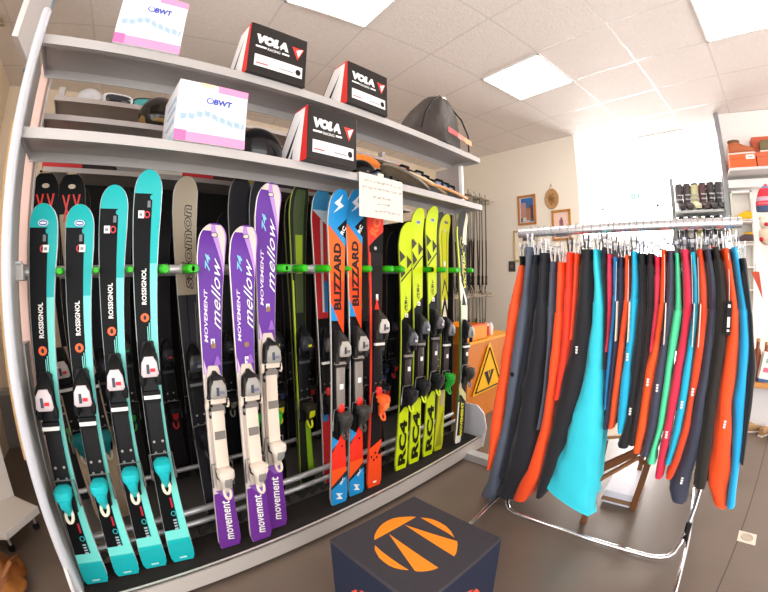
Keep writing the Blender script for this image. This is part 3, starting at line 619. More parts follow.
for k in range(21):       # rear row: tips and tails only partly visible between the front skis
    x = -.20 + k * .118
    dark_ski('dark alpine ski packed in the shadowy rear row of the rack', (x + random.uniform(-.02, .02), 2.22, .122), (x + random.uniform(-.03, .03), 2.14, 1.62 + random.uniform(0, .22)), DKT[k % 6], random.choice(['4a4844', '5c5046', '3c4044']), acc=random.choice(['b02820', '55555a', '3a4c80', '8f8a80', '2e9440']), wm=.085, group='dark skis in the rear row of the rack')

# rubber fingers of the support rail, one beside each ski
for x in (-.135, .003, .124, .253, .374, .56, .706, .811, .902, 1.036, 1.196, 1.32, 1.463, 1.553, 1.712, 1.818, 1.964, 2.085, 2.19, 2.31):
    fs = sorted(FRONT); gaps = [(-.262, fs[0][0])] + [(p[1], q_[0]) for p, q_ in zip(fs, fs[1:])] + [(fs[-1][1], 2.31)]
    gaps = [g_ for g_ in gaps if g_[1] - g_[0] > .016]; lo, hi = min(gaps, key=lambda g_: max(g_[0] - x, x - g_[1], 0))
    rf = max(.0125, min(.0185, (hi - lo) / 2 - .001)); x = min(max(x, lo + rf + .001), hi - rf - .001) if hi - lo > 2 * rf + .002 else (lo + hi) / 2
    mb = MB()
    mb.tube([(x, 1.585, 1.375), (x, 1.51, 1.374), (x, 1.465, 1.373), (x, 1.457, 1.373)], [rf, rf, rf, rf * .75], GREEN, 12)
    rk(mb, 'green_rubber_finger')
    mb = MB(); mb.tube([(x - .024, 1.577, 1.375), (x + .03, 1.577, 1.375)], .0215, STEEL, 12); rk(mb, 'sleeve')

# ------------------------------------------------------------------ things on the rack shelves
def carton(name, label, x0, x1, y0, z0, z1, dtop, dbot, body, group, kind):
    t = tag(empty(name, (x0, y0, z0)), label, 'box', group); W, H = x1 - x0, z1 - z0
    mb = MB(); mb.prism([(0, 0, 0), (0, dbot, 0), (0, dtop, H), (0, 0, H)], (W, 0, 0), mat(body, .35, mottle=.05, scale=4)); mb.build('carton', t, smooth=0, bevel=.0025)
    e = -.0012; g = MB()
    R = lambda a, b, c, d, m, k=1: g.add([(a, e*k, c), (b, e*k, c), (b, e*k, d), (a, e*k, d)], [(0,1,2,3)], m)
    if kind == 'vola':
        text3d(g, 'VOLA', (W*.10, e, H*.60), (W*.56, 0, -.002), (0, 0, H*.19), mat('f0eeee', .4), bold=.09, shear=.12)
        text3d(g, 'RACING', (W*.30, e, H*.50), (W*.22, 0, 0), (0, 0, H*.055), mat('d8d6d6', .4), bold=.03)
        R(W*.10, W*.28, H*.515, H*.55, WHITE); R(W*.55, W*.68, H*.515, H*.55, WHITE)
        g.add([(W*.72, e, H*.76), (W*.94, e, H*.76), (W*.83, e, H*.50)], [(0,1,2)], mat('e23b34', .4)); g.add([(W*.80, e*1.5, H*.70), (W*.92, e*1.5, H*.76), (W*.84, e*1.5, H*.56)], [(0,1,2)], WHITE)
        R(W*.10, W*.93, H*.14, H*.37, mat('e9e4e6', .5)); R(W*.13, W*.33, H*.19, H*.215, mat('d94a55', .5), 1.6); R(W*.13, W*.26, H*.28, H*.31, mat('c9c2c6', .5), 1.6); R(W*.52, W*.78, H*.20, H*.225, mat('9b9598', .5), 1.6)
        P = [(W*.855 + .014*cos(k), e*1.6, H*.245 + .016*sin(k)) for k in [i*pi/6 for i in range(12)]]; g.add(P, [tuple(range(12))], BLACK)
        # printed side: white field with the split arrow, red border
        sd = lambda y, z, m, k: None
        L = lambda pts, m, k=1: g.add([(e*k, y * (dbot + (dtop - dbot) * z) , z*H) for y, z in pts], [tuple(range(len(pts)))], m)
        L([(.0, 0), (.95, 0), (.92, 1), (.0, 1)], mat('d6332f', .4)); L([(.18, .02), (.93, .02), (.9, .97), (.18, .97)], mat('f2efef', .4), 1.5)
        L([(.42, .05), (.5, .05), (.45, .30)], BLACK, 2); L([(.55, .22), (.62, .05), (.70, .05), (.36, .80)], BLACK, 2)
    else:
        mt = mat('9fb6c8', .5); PK = mat('ea9cc0', .45)
        R(0, W, 0, H*.15, mat('ec94bc', .45)); R(0, W*.16, 0, H*.17, mat('e46fa8', .45), 1.4); R(W*.55, W, H*.88, H, mat('ec94bc', .45)); R(W*.3, W*.5, H*.93, H, mat('f3cdb0', .45))
        import random as _r
        q = _r.Random(3); N = 26; top = [(.03 + .94*i/N, .42 + .10*math.exp(-((i/N - .4)/.22)**2) + q.uniform(-.015, .03)) for i in range(N+1)]
        for i in range(N): 
            (a, za), (b, zb) = top[i], top[i+1]
            g.add([(a*W, e*1.2, H*.30), (b*W, e*1.2, H*.30), (b*W, e*1.2, H*zb), (a*W, e*1.2, H*za)], [(0,1,2,3)], mat('d3dde6', .5))
            g.add([(a*W, e*1.5, H*(za - .10)), (b*W, e*1.5, H*(zb - .09)), (b*W, e*1.5, H*zb), (a*W, e*1.5, H*za)], [(0,1,2,3)], mt if i % 3 else mat('b9cbd8', .5))
        text3d(g, 'BWT', (W*.50, e, H*.66), (W*.27, 0, 0), (0, 0, H*.10), mat('3a4fae', .4), bold=.05, shear=.1)
        P = [(W*.45 + .016*cos(k), e, H*.71 + .014*sin(k)) for k in [i*pi/7 for i in range(14)]]; P2 = [(W*.45 + .010*cos(k), e*1.5, H*.71 + .009*sin(k)) for k in [i*pi/7 for i in range(14)]]
        g.add(P, [tuple(range(14))], mat('5a6cc0', .4)); g.add(P2, [tuple(range(14))], WHITE)
        R(W*.38, W*.80, H*.60, H*.61, mat('c98fae', .5)); R(W*.52, W*.72, H*.56, H*.57, mat('b8a8c4', .5))
        g.add([(e, 0, 0), (e, dbot, 0), (e, dbot, H*.16), (e, 0, H*.16)], [(0,1,2,3)], mat('b9d3e2', .5))
        for z in (.3, .5, .66): g.add([(e, .02, H*z), (e, dbot*.6, H*z), (e, dbot*.7, H*(z+.06)), (e, .03, H*(z+.1))], [(0,1,2,3)], mat('a9c3da', .5))
    g.build('printed_panel', t, smooth=0, fix=False); return t
carton('cardboard_box', 'white and pink box with blue letters on the top rack shelf', -.025, .240, 1.372, 2.204, 2.462, .30, .30, 'f1eef1', 'white and pink boxes on the rack', 'bwt')
carton('cardboard_box', 'white and pink box with blue letters on the lower rack shelf', .262, .553, 1.372, 1.846, 2.100, .26, .26, 'f1eef1', 'white and pink boxes on the rack', 'bwt')
carton('cardboard_box', 'black helmet box on the top shelf nearer the pink and white box', .530, .822, 1.362, 2.204, 2.465, .12, .32, '2b2726', 'black boxes on the rack', 'vola')
carton('cardboard_box', 'black helmet box on the top shelf nearer the drawstring bag', 1.070, 1.350, 1.362, 2.204, 2.452, .12, .32, '2b2726', 'black boxes on the rack', 'vola')
carton('cardboard_box', 'black helmet box on the lower shelf, just above the skis', .828, 1.108, 1.335, 1.846, 2.108, .12, .32, '2b2726', 'black boxes on the rack', 'vola')

def blob(name, c, r, m, parent=None, cut=-9, seg=24, rings_=14, wob=0, lumps=0, seed=1, build=True, mb=None, M=None):
    q = random.Random(seed); ph = [q.uniform(0, 6) for _ in range(6)]
    own = mb is None; mb = mb or MB(); R = []
    for i in range(rings_ + 1):
        th = -pi/2 + pi * i / rings_; th = max(th, cut)
        row = []
        for k in range(seg):
            p = 2*pi*k/seg; f = 1 + wob * (sin(3*p + ph[0] + th*2) * .5 + sin(5*p + ph[1] - th*3) * .3 + sin(2*th*2 + ph[2]) * .4)
            v = Vector((r[0]*cos(th)*cos(p)*f, r[1]*cos(th)*sin(p)*f, r[2]*sin(th)*(1 + wob*.3*sin(p*2+ph[3]))))
            if M is not None: v = M @ v
            row.append(v + Vector(c))
        R.append(row)
    mb.rings(R, m)
    return mb.build(name, parent, smooth=70) if own else mb
# dark drawstring bag slumped on the top shelf
t = tag(empty('drawstring_bag', (1.90, 1.50, 2.204)), 'dark translucent drawstring bag slumped at the far end of the top shelf', 'bag')
mb = MB(); R = []
prof = [(-.02, .27, .10), (.0, .285, .12), (.06, .285, .12), (.13, .27, .11), (.21, .24, .098), (.28, .205, .085), (.335, .17, .068), (.375, .125, .05), (.40, .075, .035), (.412, .03, .015)]
for i, (z, rx, ry) in enumerate(prof):
    row = []; sh = .12 * (max(z, 0)/.4) ** 1.2
    for k in range(40):
        p = 2*pi*k/40; f = 1 + .045*sin(7*p + i*.5) + .05*sin(3*p + i*.35) + .03*sin(13*p - i)
        row.append((rx*cos(p)*f + sh, ry*sin(p)*f, max(0, z + .004*sin(5*p))))
    R.append(row)
BAG = mat('3a3330', .6, bump=.9, scale=16, mottle=.3, spec=.3); mb.rings(R, BAG); mb.build('bag_body', t, smooth=60)
mb = MB(); mb.tube([(.12, -.03, .40), (.17, -.05, .34), (.24, -.09, .25), (.30, -.10, .14), (.33, -.08, .03)], .006, BLACK, 6); mb.build('drawcord', t)
mb = MB(); mb.tube([(.12, -.02, .405), (.02, -.07, .37), (-.10, -.10, .28), (-.19, -.11, .16), (-.22, -.10, .05)], .006, BLACK, 6); mb.build('drawcord', t)
mb = MB(); mb.tube([(.10, -.02, .398), (.13, -.03, .408), (.16, -.02, .398)], .010, WHITE, 6); mb.build('cord_stopper', t)
g = MB()
for a_, b_, m in ((.02, .12, 'c9464a'), (.13, .20, 'd98a7a'), (.21, .29, 'e0a27a')): g.add([(a_, -.128, .085 - a_*.12), (b_, -.133, .085 - b_*.12), (b_ + .01, -.128, .125 - b_*.12), (a_ + .01, -.122, .13 - a_*.12)], [(0,1,2,3)], mat(m, .5))
g.build('printed_logo', t, smooth=0, fix=False)
# snowshoes
def snowshoe(x, y, z, rz, tilt, frame, deck, lbl):
    M = Matrix.Translation((x, y, z)) @ Matrix.Rotation(rz, 4, 'Z') @ Matrix.Rotation(tilt, 4, 'Y')
    t = tag(empty('snowshoe', M=M), lbl, 'snowshoe', 'snowshoes at the far end of the lower shelf')
    pts = []
    for k in range(22):
        p = 2*pi*k/22; X = .27*cos(p); Y = (.085 + .02*cos(p)) * sin(p); pts.append((X, Y, .012 + (.05 * max(0, (X - .14)/.13) ** 2)))
    mb = MB(); mb.tube(pts, .011, mat(frame, .45), 8, closed=True); mb.build('frame', t)
    mb = MB(); mb.add([(x_*.96, y_*.93, z_) for x_, y_, z_ in pts] + [(x_*.96, y_*.93, z_ + .003) for x_, y_, z_ in pts], [tuple(range(22)), tuple(range(22, 44))], mat(deck, .5, bump=.3, scale=40)); mb.build('deck', t, smooth=0)
    mb = MB(); mb.loft([(-.12, .02, .02), (-.1, .03, .04), (0, .032, .05), (.09, .035, .045), (.12, .02, .02)], mat('6c84a8', .4), 12); mb.v = [(v[1], v[0], v[2] * 1.3 + .014) for v in mb.v]; b = mb.build('binding', t)
    for X in (-.07, .0, .07):
        mb = MB(); mb.tube([(X, -.05, .016), (X, -.045, .07), (X, 0, .09), (X, .045, .07), (X, .05, .016)], .009, BLACK, 6); mb.build('strap', b)
for a_ in ((1.48, 1.53, 1.85, .15, .05, 'b9a68a', 'cdb694', 'flattest snowshoe with a pale tan frame, resting behind the handwritten note'),
           (1.60, 1.47, 1.885, .30, .13, '6b6254', 'a89a84', 'snowshoe propped up with its dark toe raised beside the note'),
           (1.78, 1.50, 1.895, .15, .16, 'd0b48c', 'c9d0d6', 'snowshoe with blue and silver straps leaning on its neighbour'),
           (1.97, 1.48, 1.875, .05, .10, 'c98f5c', 'a8aeb4', 'snowshoe at the very end of the shelf with a tan tail')): snowshoe(*a_)
# helmets, goggles and boots on the shelves
def helmet(x, y, z, r, col, lbl, rz=0, trim='1a1a1c', group='helmets on the rack shelves', k=1):
    t = tag(empty('ski_helmet', (x, y, z)), lbl, 'helmet', group); t.rotation_euler.z = rz
    blob('helmet_shell', (0, 0, r*.62), (r, r*.86, r*.95), mat(col, .25, coat=.5), t, cut=-.72)
    mb = MB(); P = [(r*.80*cos(q_*.2 - pi/2 - 1.0), r*.74*sin(q_*.2 - pi/2 - 1.0), r*.28) for q_ in range(11)]; mb.tube(P, r*.12, mat(trim, .5), 8); mb.build('brim', t)
    for sx in (-1, 1):
        mb = MB(); mb.loft([(-.02, .012, .05), (.0, .018, .07), (.03, .012, .05)], mat(trim, .6), 10); o = mb.build('ear_pad', t); o.location = (sx*r*.86, 0, 0)
helmet(.285, 1.90, 2.07, .12, '1c1713', 'black helmet with a brass-coloured rim beside the pink and white box', .5, '8a6a38')
helmet(.72, 1.62, 1.846, .135, '18171a', 'large black helmet between the white box and the black box', .3)
helmet(.86, 1.66, 1.846, .09, 'd8401e', 'red and orange helmet tucked against the black box', -.3, 'f08a20')
helmet(1.37, 1.62, 1.846, .11, '141416', 'matt black helmet half hidden behind the lower black box', .2)
helmet(-.10, 2.28, 2.30, .09, 'c8c8cc', 'silver grey helmet first on the highest rear shelf', .3)
def goggles(x, y, z, col, lens, lbl, rz=0):
    t = tag(empty('ski_goggles', (x, y, z)), lbl, 'goggles', 'goggles on the highest rear shelf'); t.rotation_euler.z = rz
    mb = MB(); mb.loft([(-.045, .085, .05), (-.03, .092, .085), (.02, .085, .08), (.03, .07, .06)], mat(col, .35), 18); mb.build('goggle_frame', t)
    mb = MB(); mb.loft([(-.052, .062, .04, .02), (-.046, .075, .055, .014)], mat(lens, .12, coat=.6), 16); mb.build('lens', t)
    mb = MB(); mb.tube([(-.085, .01, .04), (-.09, .09, .04), (0, .14, .03), (.09, .09, .04), (.085, .01, .04)], .014, BLACK, 6); mb.build('strap', t)
goggles(.06, 2.20, 2.30, 'cfd2d6', '2b2d33', 'pale goggles with black lens beside the silver helmet', .1)
goggles(.24, 2.20, 2.30, '2a2a2e', '3fa6a6', 'black goggles with a teal lens on the highest rear shelf', -.2)
goggles(.42, 2.20, 2.30, 'd8d4d0', '2b2d33', 'white goggles third along the highest rear shelf', .15)
def ski_boot(x, y, z, col, cuff, lbl, rz=0, group='ski boots', s=1.0, name='ski_boot'):
    t = tag(empty(name, (x, y, z)), lbl, 'ski boot', group); t.rotation_euler.z = rz; t.scale = (s, s, s)
    mb = MB(); mb.loft([(-.15, .040, .055), (-.13, .050, .075), (-.06, .052, .10), (.0, .050, .13), (.08, .048, .14), (.13, .040, .12)], mat(col, .3, coat=.3), 16); mb.build('lower_shell', t)
    mb = MB(); R = []
    for z_, rx, ry, oy in ((.10, .052, .075, .04), (.18, .052, .07, .035), (.26, .056, .07, .02), (.33, .060, .072, .005)): R.append([(rx*cos(2*pi*k/18), oy + ry*sin(2*pi*k/18), z_) for k in range(18)])
    mb.rings(R, mat(cuff, .35, coat=.3)); mb.build('cuff', t)
    mb = MB(); mb.rings([[(rx*cos(2*pi*k/14), .005 + ry*sin(2*pi*k/14), z_) for k in range(14)] for z_, rx, ry in ((.32, .05, .06), (.36, .048, .058))], mat('3a3a3c', .8)); mb.build('liner', t)
    for z_ in (.14, .20, .27): mb = MB(); mb.box((-.035, -.065 + z_*.1, z_), (.045, -.045 + z_*.1, z_ + .014), mat('a6a6aa', .3, .8)); mb.build('buckle', t, smooth=0)
    mb = MB(); mb.box((-.036, -.155, -.012), (.036, .135, .006), BLACK); mb.build('sole', t, smooth=0, bevel=.004)
# low boots on the rear lower shelf, only their tops peep over the lip
cols = ['c0282c', '2a2422', '8a8480', 'd9d2ca', 'c22a30', '3a2c24', '8c7a3c', '2a2a2c', '5c2a26', '2e3a2c', '6b5640', '7a2c28']
for k in range(12):
    x = -.20 + k * .19; c_ = cols[k]; t = tag(empty('winter_shoe', (x, 2.20, 1.92)), 'winter shoe standing on the rear shelf behind the ski tips', 'shoe', 'winter shoes on the rear lower shelf'); t.rotation_euler.z = 1.35 + .1 * (k % 3)
    mb = MB(); mb.loft([(-.12, .03, .03), (-.09, .04, .045), (-.02, .042, .06), (.05, .04, .075), (.10, .036, .07)], mat(c_, .6), 12); mb.build('upper', t)
    mb = MB(); mb.loft([(-.125, .032, .014, -.013), (.0, .042, .014, -.013), (.11, .038, .014, -.013)], mat('2c2826', .6), 10); mb.build('sole', t)
# orange climbing skins / bags behind the snowshoes
for k, (x, c_, l_) in enumerate(((1.66, 'e07a24', 'bright orange stuff sack behind the black helmet'), (2.03, 'b95a24', 'darker orange stuff sack behind the snowshoes'))):
    t = tag(empty('stuff_sack', (x, 1.93, 2.07)), l_, 'bag', 'orange sacks on the rear shelf')
    blob('sack_body', (0, 0, .062), (.16, .08, .062), mat(c_, .6, bump=.4, scale=20), t, wob=.06, seed=k); mb = MB(); mb.tube([(.15, 0, .09), (.19, 0, .1), (.2, .01, .08)], .012, BLACK, 6); mb.build('cord', t)
# handwritten note on the shelf lip
t = tag(empty('paper_note', (1.152, 1.374, 1.627)), 'white paper note with faint handwriting taped to the shelf lip above the skis', 'note'); t.rotation_euler.y = .0
mb = MB(); N = 6
for i in range(N):
    for j in range(N):
        f = lambda a, b: (a/N * .31 + .003, -.002 - .006 * sin(a/N*pi) * (1 - b/N), b/N * .225 - .004*a/N)
        mb.add([f(i, j), f(i+1, j), f(i+1, j+1), f(i, j+1)], [(0,1,2,3)], mat('ddd3ca', .8))
mb.build('sheet', t, smooth=60)
mb = MB(); q = random.Random(5)
for z, x0, x1 in ((.185, .03, .27), (.150, .015, .29), (.105, .09, .20), (.072, .12, .19), (.035, .10, .26)):
    x = x0
    while x < x1:
        n = q.randint(3, 7); pts = [(x + i*.0045, -.0105, z + q.uniform(-.006, .007)) for i in range(n)]; mb.tube(pts, .0009, mat('4c4060', .7), 4); x += n*.0045 + .006
mb.build('handwriting', t)
mb = MB(); mb.box((.13, -.003, .218), (.17, .002, .24), mat('e0d8c8', .3)); mb.build('tape', t, smooth=0)

# ------------------------------------------------------------------ clothes rail
CR = Vector((1.85, .32, 0)); cr = tag(empty('clothes_rail', CR), 'chrome free-standing clothes rail crowded with hanging ski trousers', 'clothes rail')
def crb(mb, name, **kw): mb.v = [tuple(Vector(v) - CR) for v in mb.v]; return mb.build(name, cr, **kw)
mb = MB(); ring = lambda y: [(1.85 + .015*cos(2*pi*k/16), y, 1.556 + .0235*sin(2*pi*k/16)) for k in range(16)]
mb.rings([ring(.875), ring(-.235)], mat('d9dade', .22, .85)); crb(mb, 'hanging_bar')
for y, s_ in ((.88, 1), (-.185, -1)):
    mb = MB(); mb.tube([(1.85, y - .01*s_, 1.556), (1.95, y - .01*s_, 1.556), (2.01, y, 1.55), (2.035, y, 1.52), (2.035, y, 1.4), (2.035, y, .06)], .0125, CHROME, 12); crb(mb, 'upright')
    mb = MB(); mb.tube([(1.36, y - .02*s_, .045), (1.42, y - .015*s_, .06), (1.6, y - .01*s_, .07), (1.85, y, .07), (2.1, y, .07), (2.34, y, .06), (2.42, y, .045)], .0125, CHROME, 12); crb(mb, 'foot_tube')
    for x in (1.36, 2.42):
        mb = MB(); mb.lathe([(.004, -.011), (.021, -.011), (.024, 0), (.021, .011), (.004, .011)], BLACKG, (x, y - (.02*s_ if x < 2 else 0), .024), 16, Matrix.Rotation(pi/2, 4, 'X')); mb.lathe([(.006, .03), (.008, .05)], CHROME, (x, y - (.02*s_ if x < 2 else 0), 0), 8); crb(mb, 'caster')
    mb = MB(); mb.tube([(1.85, y - .02*s_, .16), (1.83, y - .02*s_, .10), (1.80, y - .02*s_, .09)], .016, BLACK, 10); crb(mb, 'hinge_clamp')
pts = [(2.02, .875, .34), (1.95, .87, .20), (1.85, .855, .10), (1.785, .84, .062), (1.74, .82, .035), (1.715, .79, .023), (1.703, .75, .019)] + [(1.70, .7 - .1*k, .018) for k in range(7)] + [(1.70, .02, .018), (1.702, -.03, .018), (1.708, -.07, .021), (1.722, -.105, .027), (1.745, -.13, .04), (1.79, -.15, .07), (1.94, -.175, .20), (2.02, -.185, .34)]
mb = MB(); mb.tube(pts, .0125, CHROME, 12); crb(mb, 'base_tube')

PANTS = {
'orange1':[(1.426,0.818,0.784),(1.397,0.812,0.785),(1.208,0.87,0.813),(1.003,0.895,0.843),(0.843,0.919,0.854),(0.674,0.947,0.875),(0.498,0.959,0.887),(0.342,0.957,0.906),(0.241,0.956,0.93)],
'slate1':[(1.469,0.778,0.74),(1.396,0.779,0.742),(1.21,0.808,0.753),(1.008,0.843,0.776),(0.851,0.86,0.797),(0.687,0.875,0.81),(0.512,0.893,0.833),(0.256,0.936,0.86),(0.052,0.98,0.893)],
'nearblack':[(1.429,0.741,0.709),(1.211,0.764,0.71),(1.014,0.776,0.721),(0.697,0.816,0.759),(0.465,0.846,0.787),(0.21,0.873,0.811)],
'black1':[(1.437,0.709,0.662),(1.212,0.737,0.663),(1.017,0.776,0.653),(0.864,0.797,0.672),(0.704,0.816,0.682),(0.537,0.839,0.679),(0.293,0.86,0.706),(0.094,0.88,0.774)],
'slate2':[(1.393,0.658,0.617),(1.214,0.663,0.622),(1.023,0.658,0.627),(0.876,0.661,0.63),(0.722,0.666,0.64),(0.56,0.679,0.647)],
'orange2':[(1.392,0.612,0.577),(1.215,0.627,0.577),(1.026,0.642,0.576),(0.879,0.661,0.583),(0.725,0.672,0.603),(0.564,0.679,0.609),(0.449,0.69,0.619),(0.328,0.711,0.627),(0.189,0.762,0.662),(0.107,0.772,0.706)],
'orange3':[(1.437,0.571,0.532),(1.217,0.582,0.532),(1.03,0.586,0.531),(0.884,0.599,0.558),(0.732,0.608,0.577)],
'orange4':[(1.427,0.527,0.503),(1.218,0.542,0.508),(1.033,0.546,0.517)],
'black2':[(1.448,0.502,0.44),(1.309,0.509,0.442),(1.128,0.535,0.443),(1.035,0.551,0.449),(0.893,0.563,0.455),(0.743,0.582,0.476),(0.583,0.609,0.505),(0.412,0.628,0.527),(0.222,0.645,0.584),(0.169,0.639,0.605)],
'cyanbig':[(1.447,0.445,0.412),(1.389,0.441,0.404),(1.309,0.437,0.391),(1.177,0.44,0.366),(1.088,0.446,0.367),(0.904,0.469,0.364),(0.76,0.486,0.36),(0.608,0.526,0.348),(0.444,0.564,0.341),(0.328,0.576,0.348),(0.225,0.583,0.352),(0.171,0.458,0.36)],
'black3':[(1.454,0.398,0.37),(1.353,0.395,0.372),(1.222,0.39,0.367),(1.045,0.383,0.364),(0.91,0.374,0.36)],
'crimson1':[(1.423,0.371,0.348),(1.31,0.377,0.347),(1.179,0.37,0.347),(1.046,0.374,0.353),(0.992,0.375,0.357)],
'blue1':[(1.409,0.346,0.319),(1.31,0.347,0.322),(1.18,0.347,0.322),(1.047,0.355,0.332),(0.912,0.357,0.336),(0.772,0.353,0.337),(0.725,0.35,0.332)],
'navy1':[(1.409,0.319,0.294),(1.31,0.322,0.295),(1.181,0.324,0.297),(1.049,0.332,0.309),(0.914,0.336,0.313),(0.775,0.337,0.318),(0.629,0.343,0.319)],
'orange5':[(1.417,0.294,0.267),(1.31,0.295,0.264),(1.182,0.297,0.268),(1.051,0.314,0.278),(0.917,0.323,0.281),(0.778,0.325,0.29),(0.638,0.32,0.292)],
'cyan1':[(1.433,0.26,0.236),(1.395,0.263,0.232),(1.311,0.266,0.228),(1.183,0.27,0.228),(1.098,0.273,0.231),(0.921,0.286,0.241),(0.785,0.288,0.236),(0.691,0.284,0.233),(0.623,0.274,0.237)],
'black4':[(1.424,0.232,0.197),(1.311,0.228,0.193),(1.185,0.233,0.191),(1.057,0.237,0.198),(0.926,0.245,0.2),(0.79,0.24,0.204),(0.697,0.242,0.196),(0.558,0.264,0.204)],
'black5':[(1.424,0.192,0.162),(1.311,0.193,0.159),(1.186,0.193,0.156),(1.059,0.198,0.167),(0.929,0.205,0.169),(0.794,0.213,0.181),(0.575,0.21,0.182)],
'crimson2':[(1.411,0.162,0.132),(1.312,0.163,0.133),(1.187,0.16,0.139),(1.061,0.167,0.154),(1.009,0.172,0.159)],
'orange6':[(1.439,0.129,0.105),(1.312,0.135,0.107),(1.188,0.141,0.113),(1.062,0.162,0.119),(0.932,0.183,0.13),(0.799,0.186,0.137),(0.659,0.187,0.14),(0.546,0.186,0.149)],
'slate3':[(1.434,0.103,0.071),(1.312,0.105,0.073),(1.19,0.113,0.072),(1.065,0.123,0.085),(0.937,0.137,0.091),(0.804,0.141,0.097),(0.667,0.14,0.095),(0.535,0.141,0.105)],
'mint':[(1.422,0.072,0.051),(1.313,0.071,0.043),(1.191,0.07,0.036),(1.067,0.089,0.046),(0.94,0.095,0.061),(0.809,0.095,0.062),(0.673,0.095,0.06),(0.565,0.114,0.078),(0.506,0.117,0.071)],
'crimson3':[(1.437,0.046,0.008),(1.313,0.039,-0.007),(1.193,0.032,-0.008),(1.07,0.042,0.004),(0.944,0.056,0.013),(0.814,0.062,0.019),(0.678,0.069,0.025),(0.535,0.066,0.03),(0.441,0.061,0.025)],
'cyan2':[(1.425,0.006,-0.021),(1.313,-0.005,-0.028),(1.194,-0.008,-0.036),(1.072,0.004,-0.03),(0.948,0.015,-0.025),(0.819,0.019,-0.02),(0.685,0.022,-0.019),(0.567,0.026,-0.009),(0.517,0.03,-0.001)],
'orange7':[(1.437,-0.024,-0.051),(1.314,-0.028,-0.068),(1.195,-0.033,-0.075),(1.075,-0.028,-0.072),(0.951,-0.021,-0.067),(0.823,-0.02,-0.054),(0.691,-0.017,-0.058),(0.548,-0.001,-0.04),(0.451,0.012,-0.024)],
'slate4':[(1.436,-0.055,-0.084),(1.314,-0.068,-0.105),(1.196,-0.075,-0.111),(1.077,-0.07,-0.106),(0.954,-0.063,-0.101),(0.828,-0.052,-0.101),(0.696,-0.049,-0.105),(0.557,-0.04,-0.11),(0.406,-0.014,-0.103),(0.342,-0.047,-0.105)],
'black6':[(1.444,-0.088,-0.122),(1.315,-0.105,-0.149),(1.198,-0.111,-0.156),(1.08,-0.104,-0.16),(0.958,-0.101,-0.156),(0.833,-0.099,-0.152),(0.704,-0.103,-0.161),(0.569,-0.11,-0.171),(0.431,-0.124,-0.186)],
'orange8':[(1.439,-0.13,-0.163),(1.315,-0.149,-0.182),(1.2,-0.156,-0.206),(1.083,-0.158,-0.214),(0.963,-0.154,-0.218),(0.839,-0.147,-0.219),(0.713,-0.159,-0.238),(0.58,-0.167,-0.262),(0.439,-0.169,-0.283),(0.357,-0.24,-0.293)],
'blue2':[(1.443,-0.171,-0.196),(1.316,-0.186,-0.217),(1.201,-0.206,-0.241),(1.085,-0.214,-0.258),(0.967,-0.218,-0.266),(0.845,-0.219,-0.27),(0.721,-0.238,-0.286),(0.59,-0.259,-0.302),(0.452,-0.281,-0.317),(0.366,-0.293,-0.333)],
'black7':[(1.4,-0.203,-0.232),(1.316,-0.217,-0.244),(1.202,-0.239,-0.26),(1.087,-0.255,-0.276),(0.97,-0.264,-0.298),(0.849,-0.27,-0.303),(0.724,-0.284,-0.305),(0.572,-0.305,-0.318)],

}
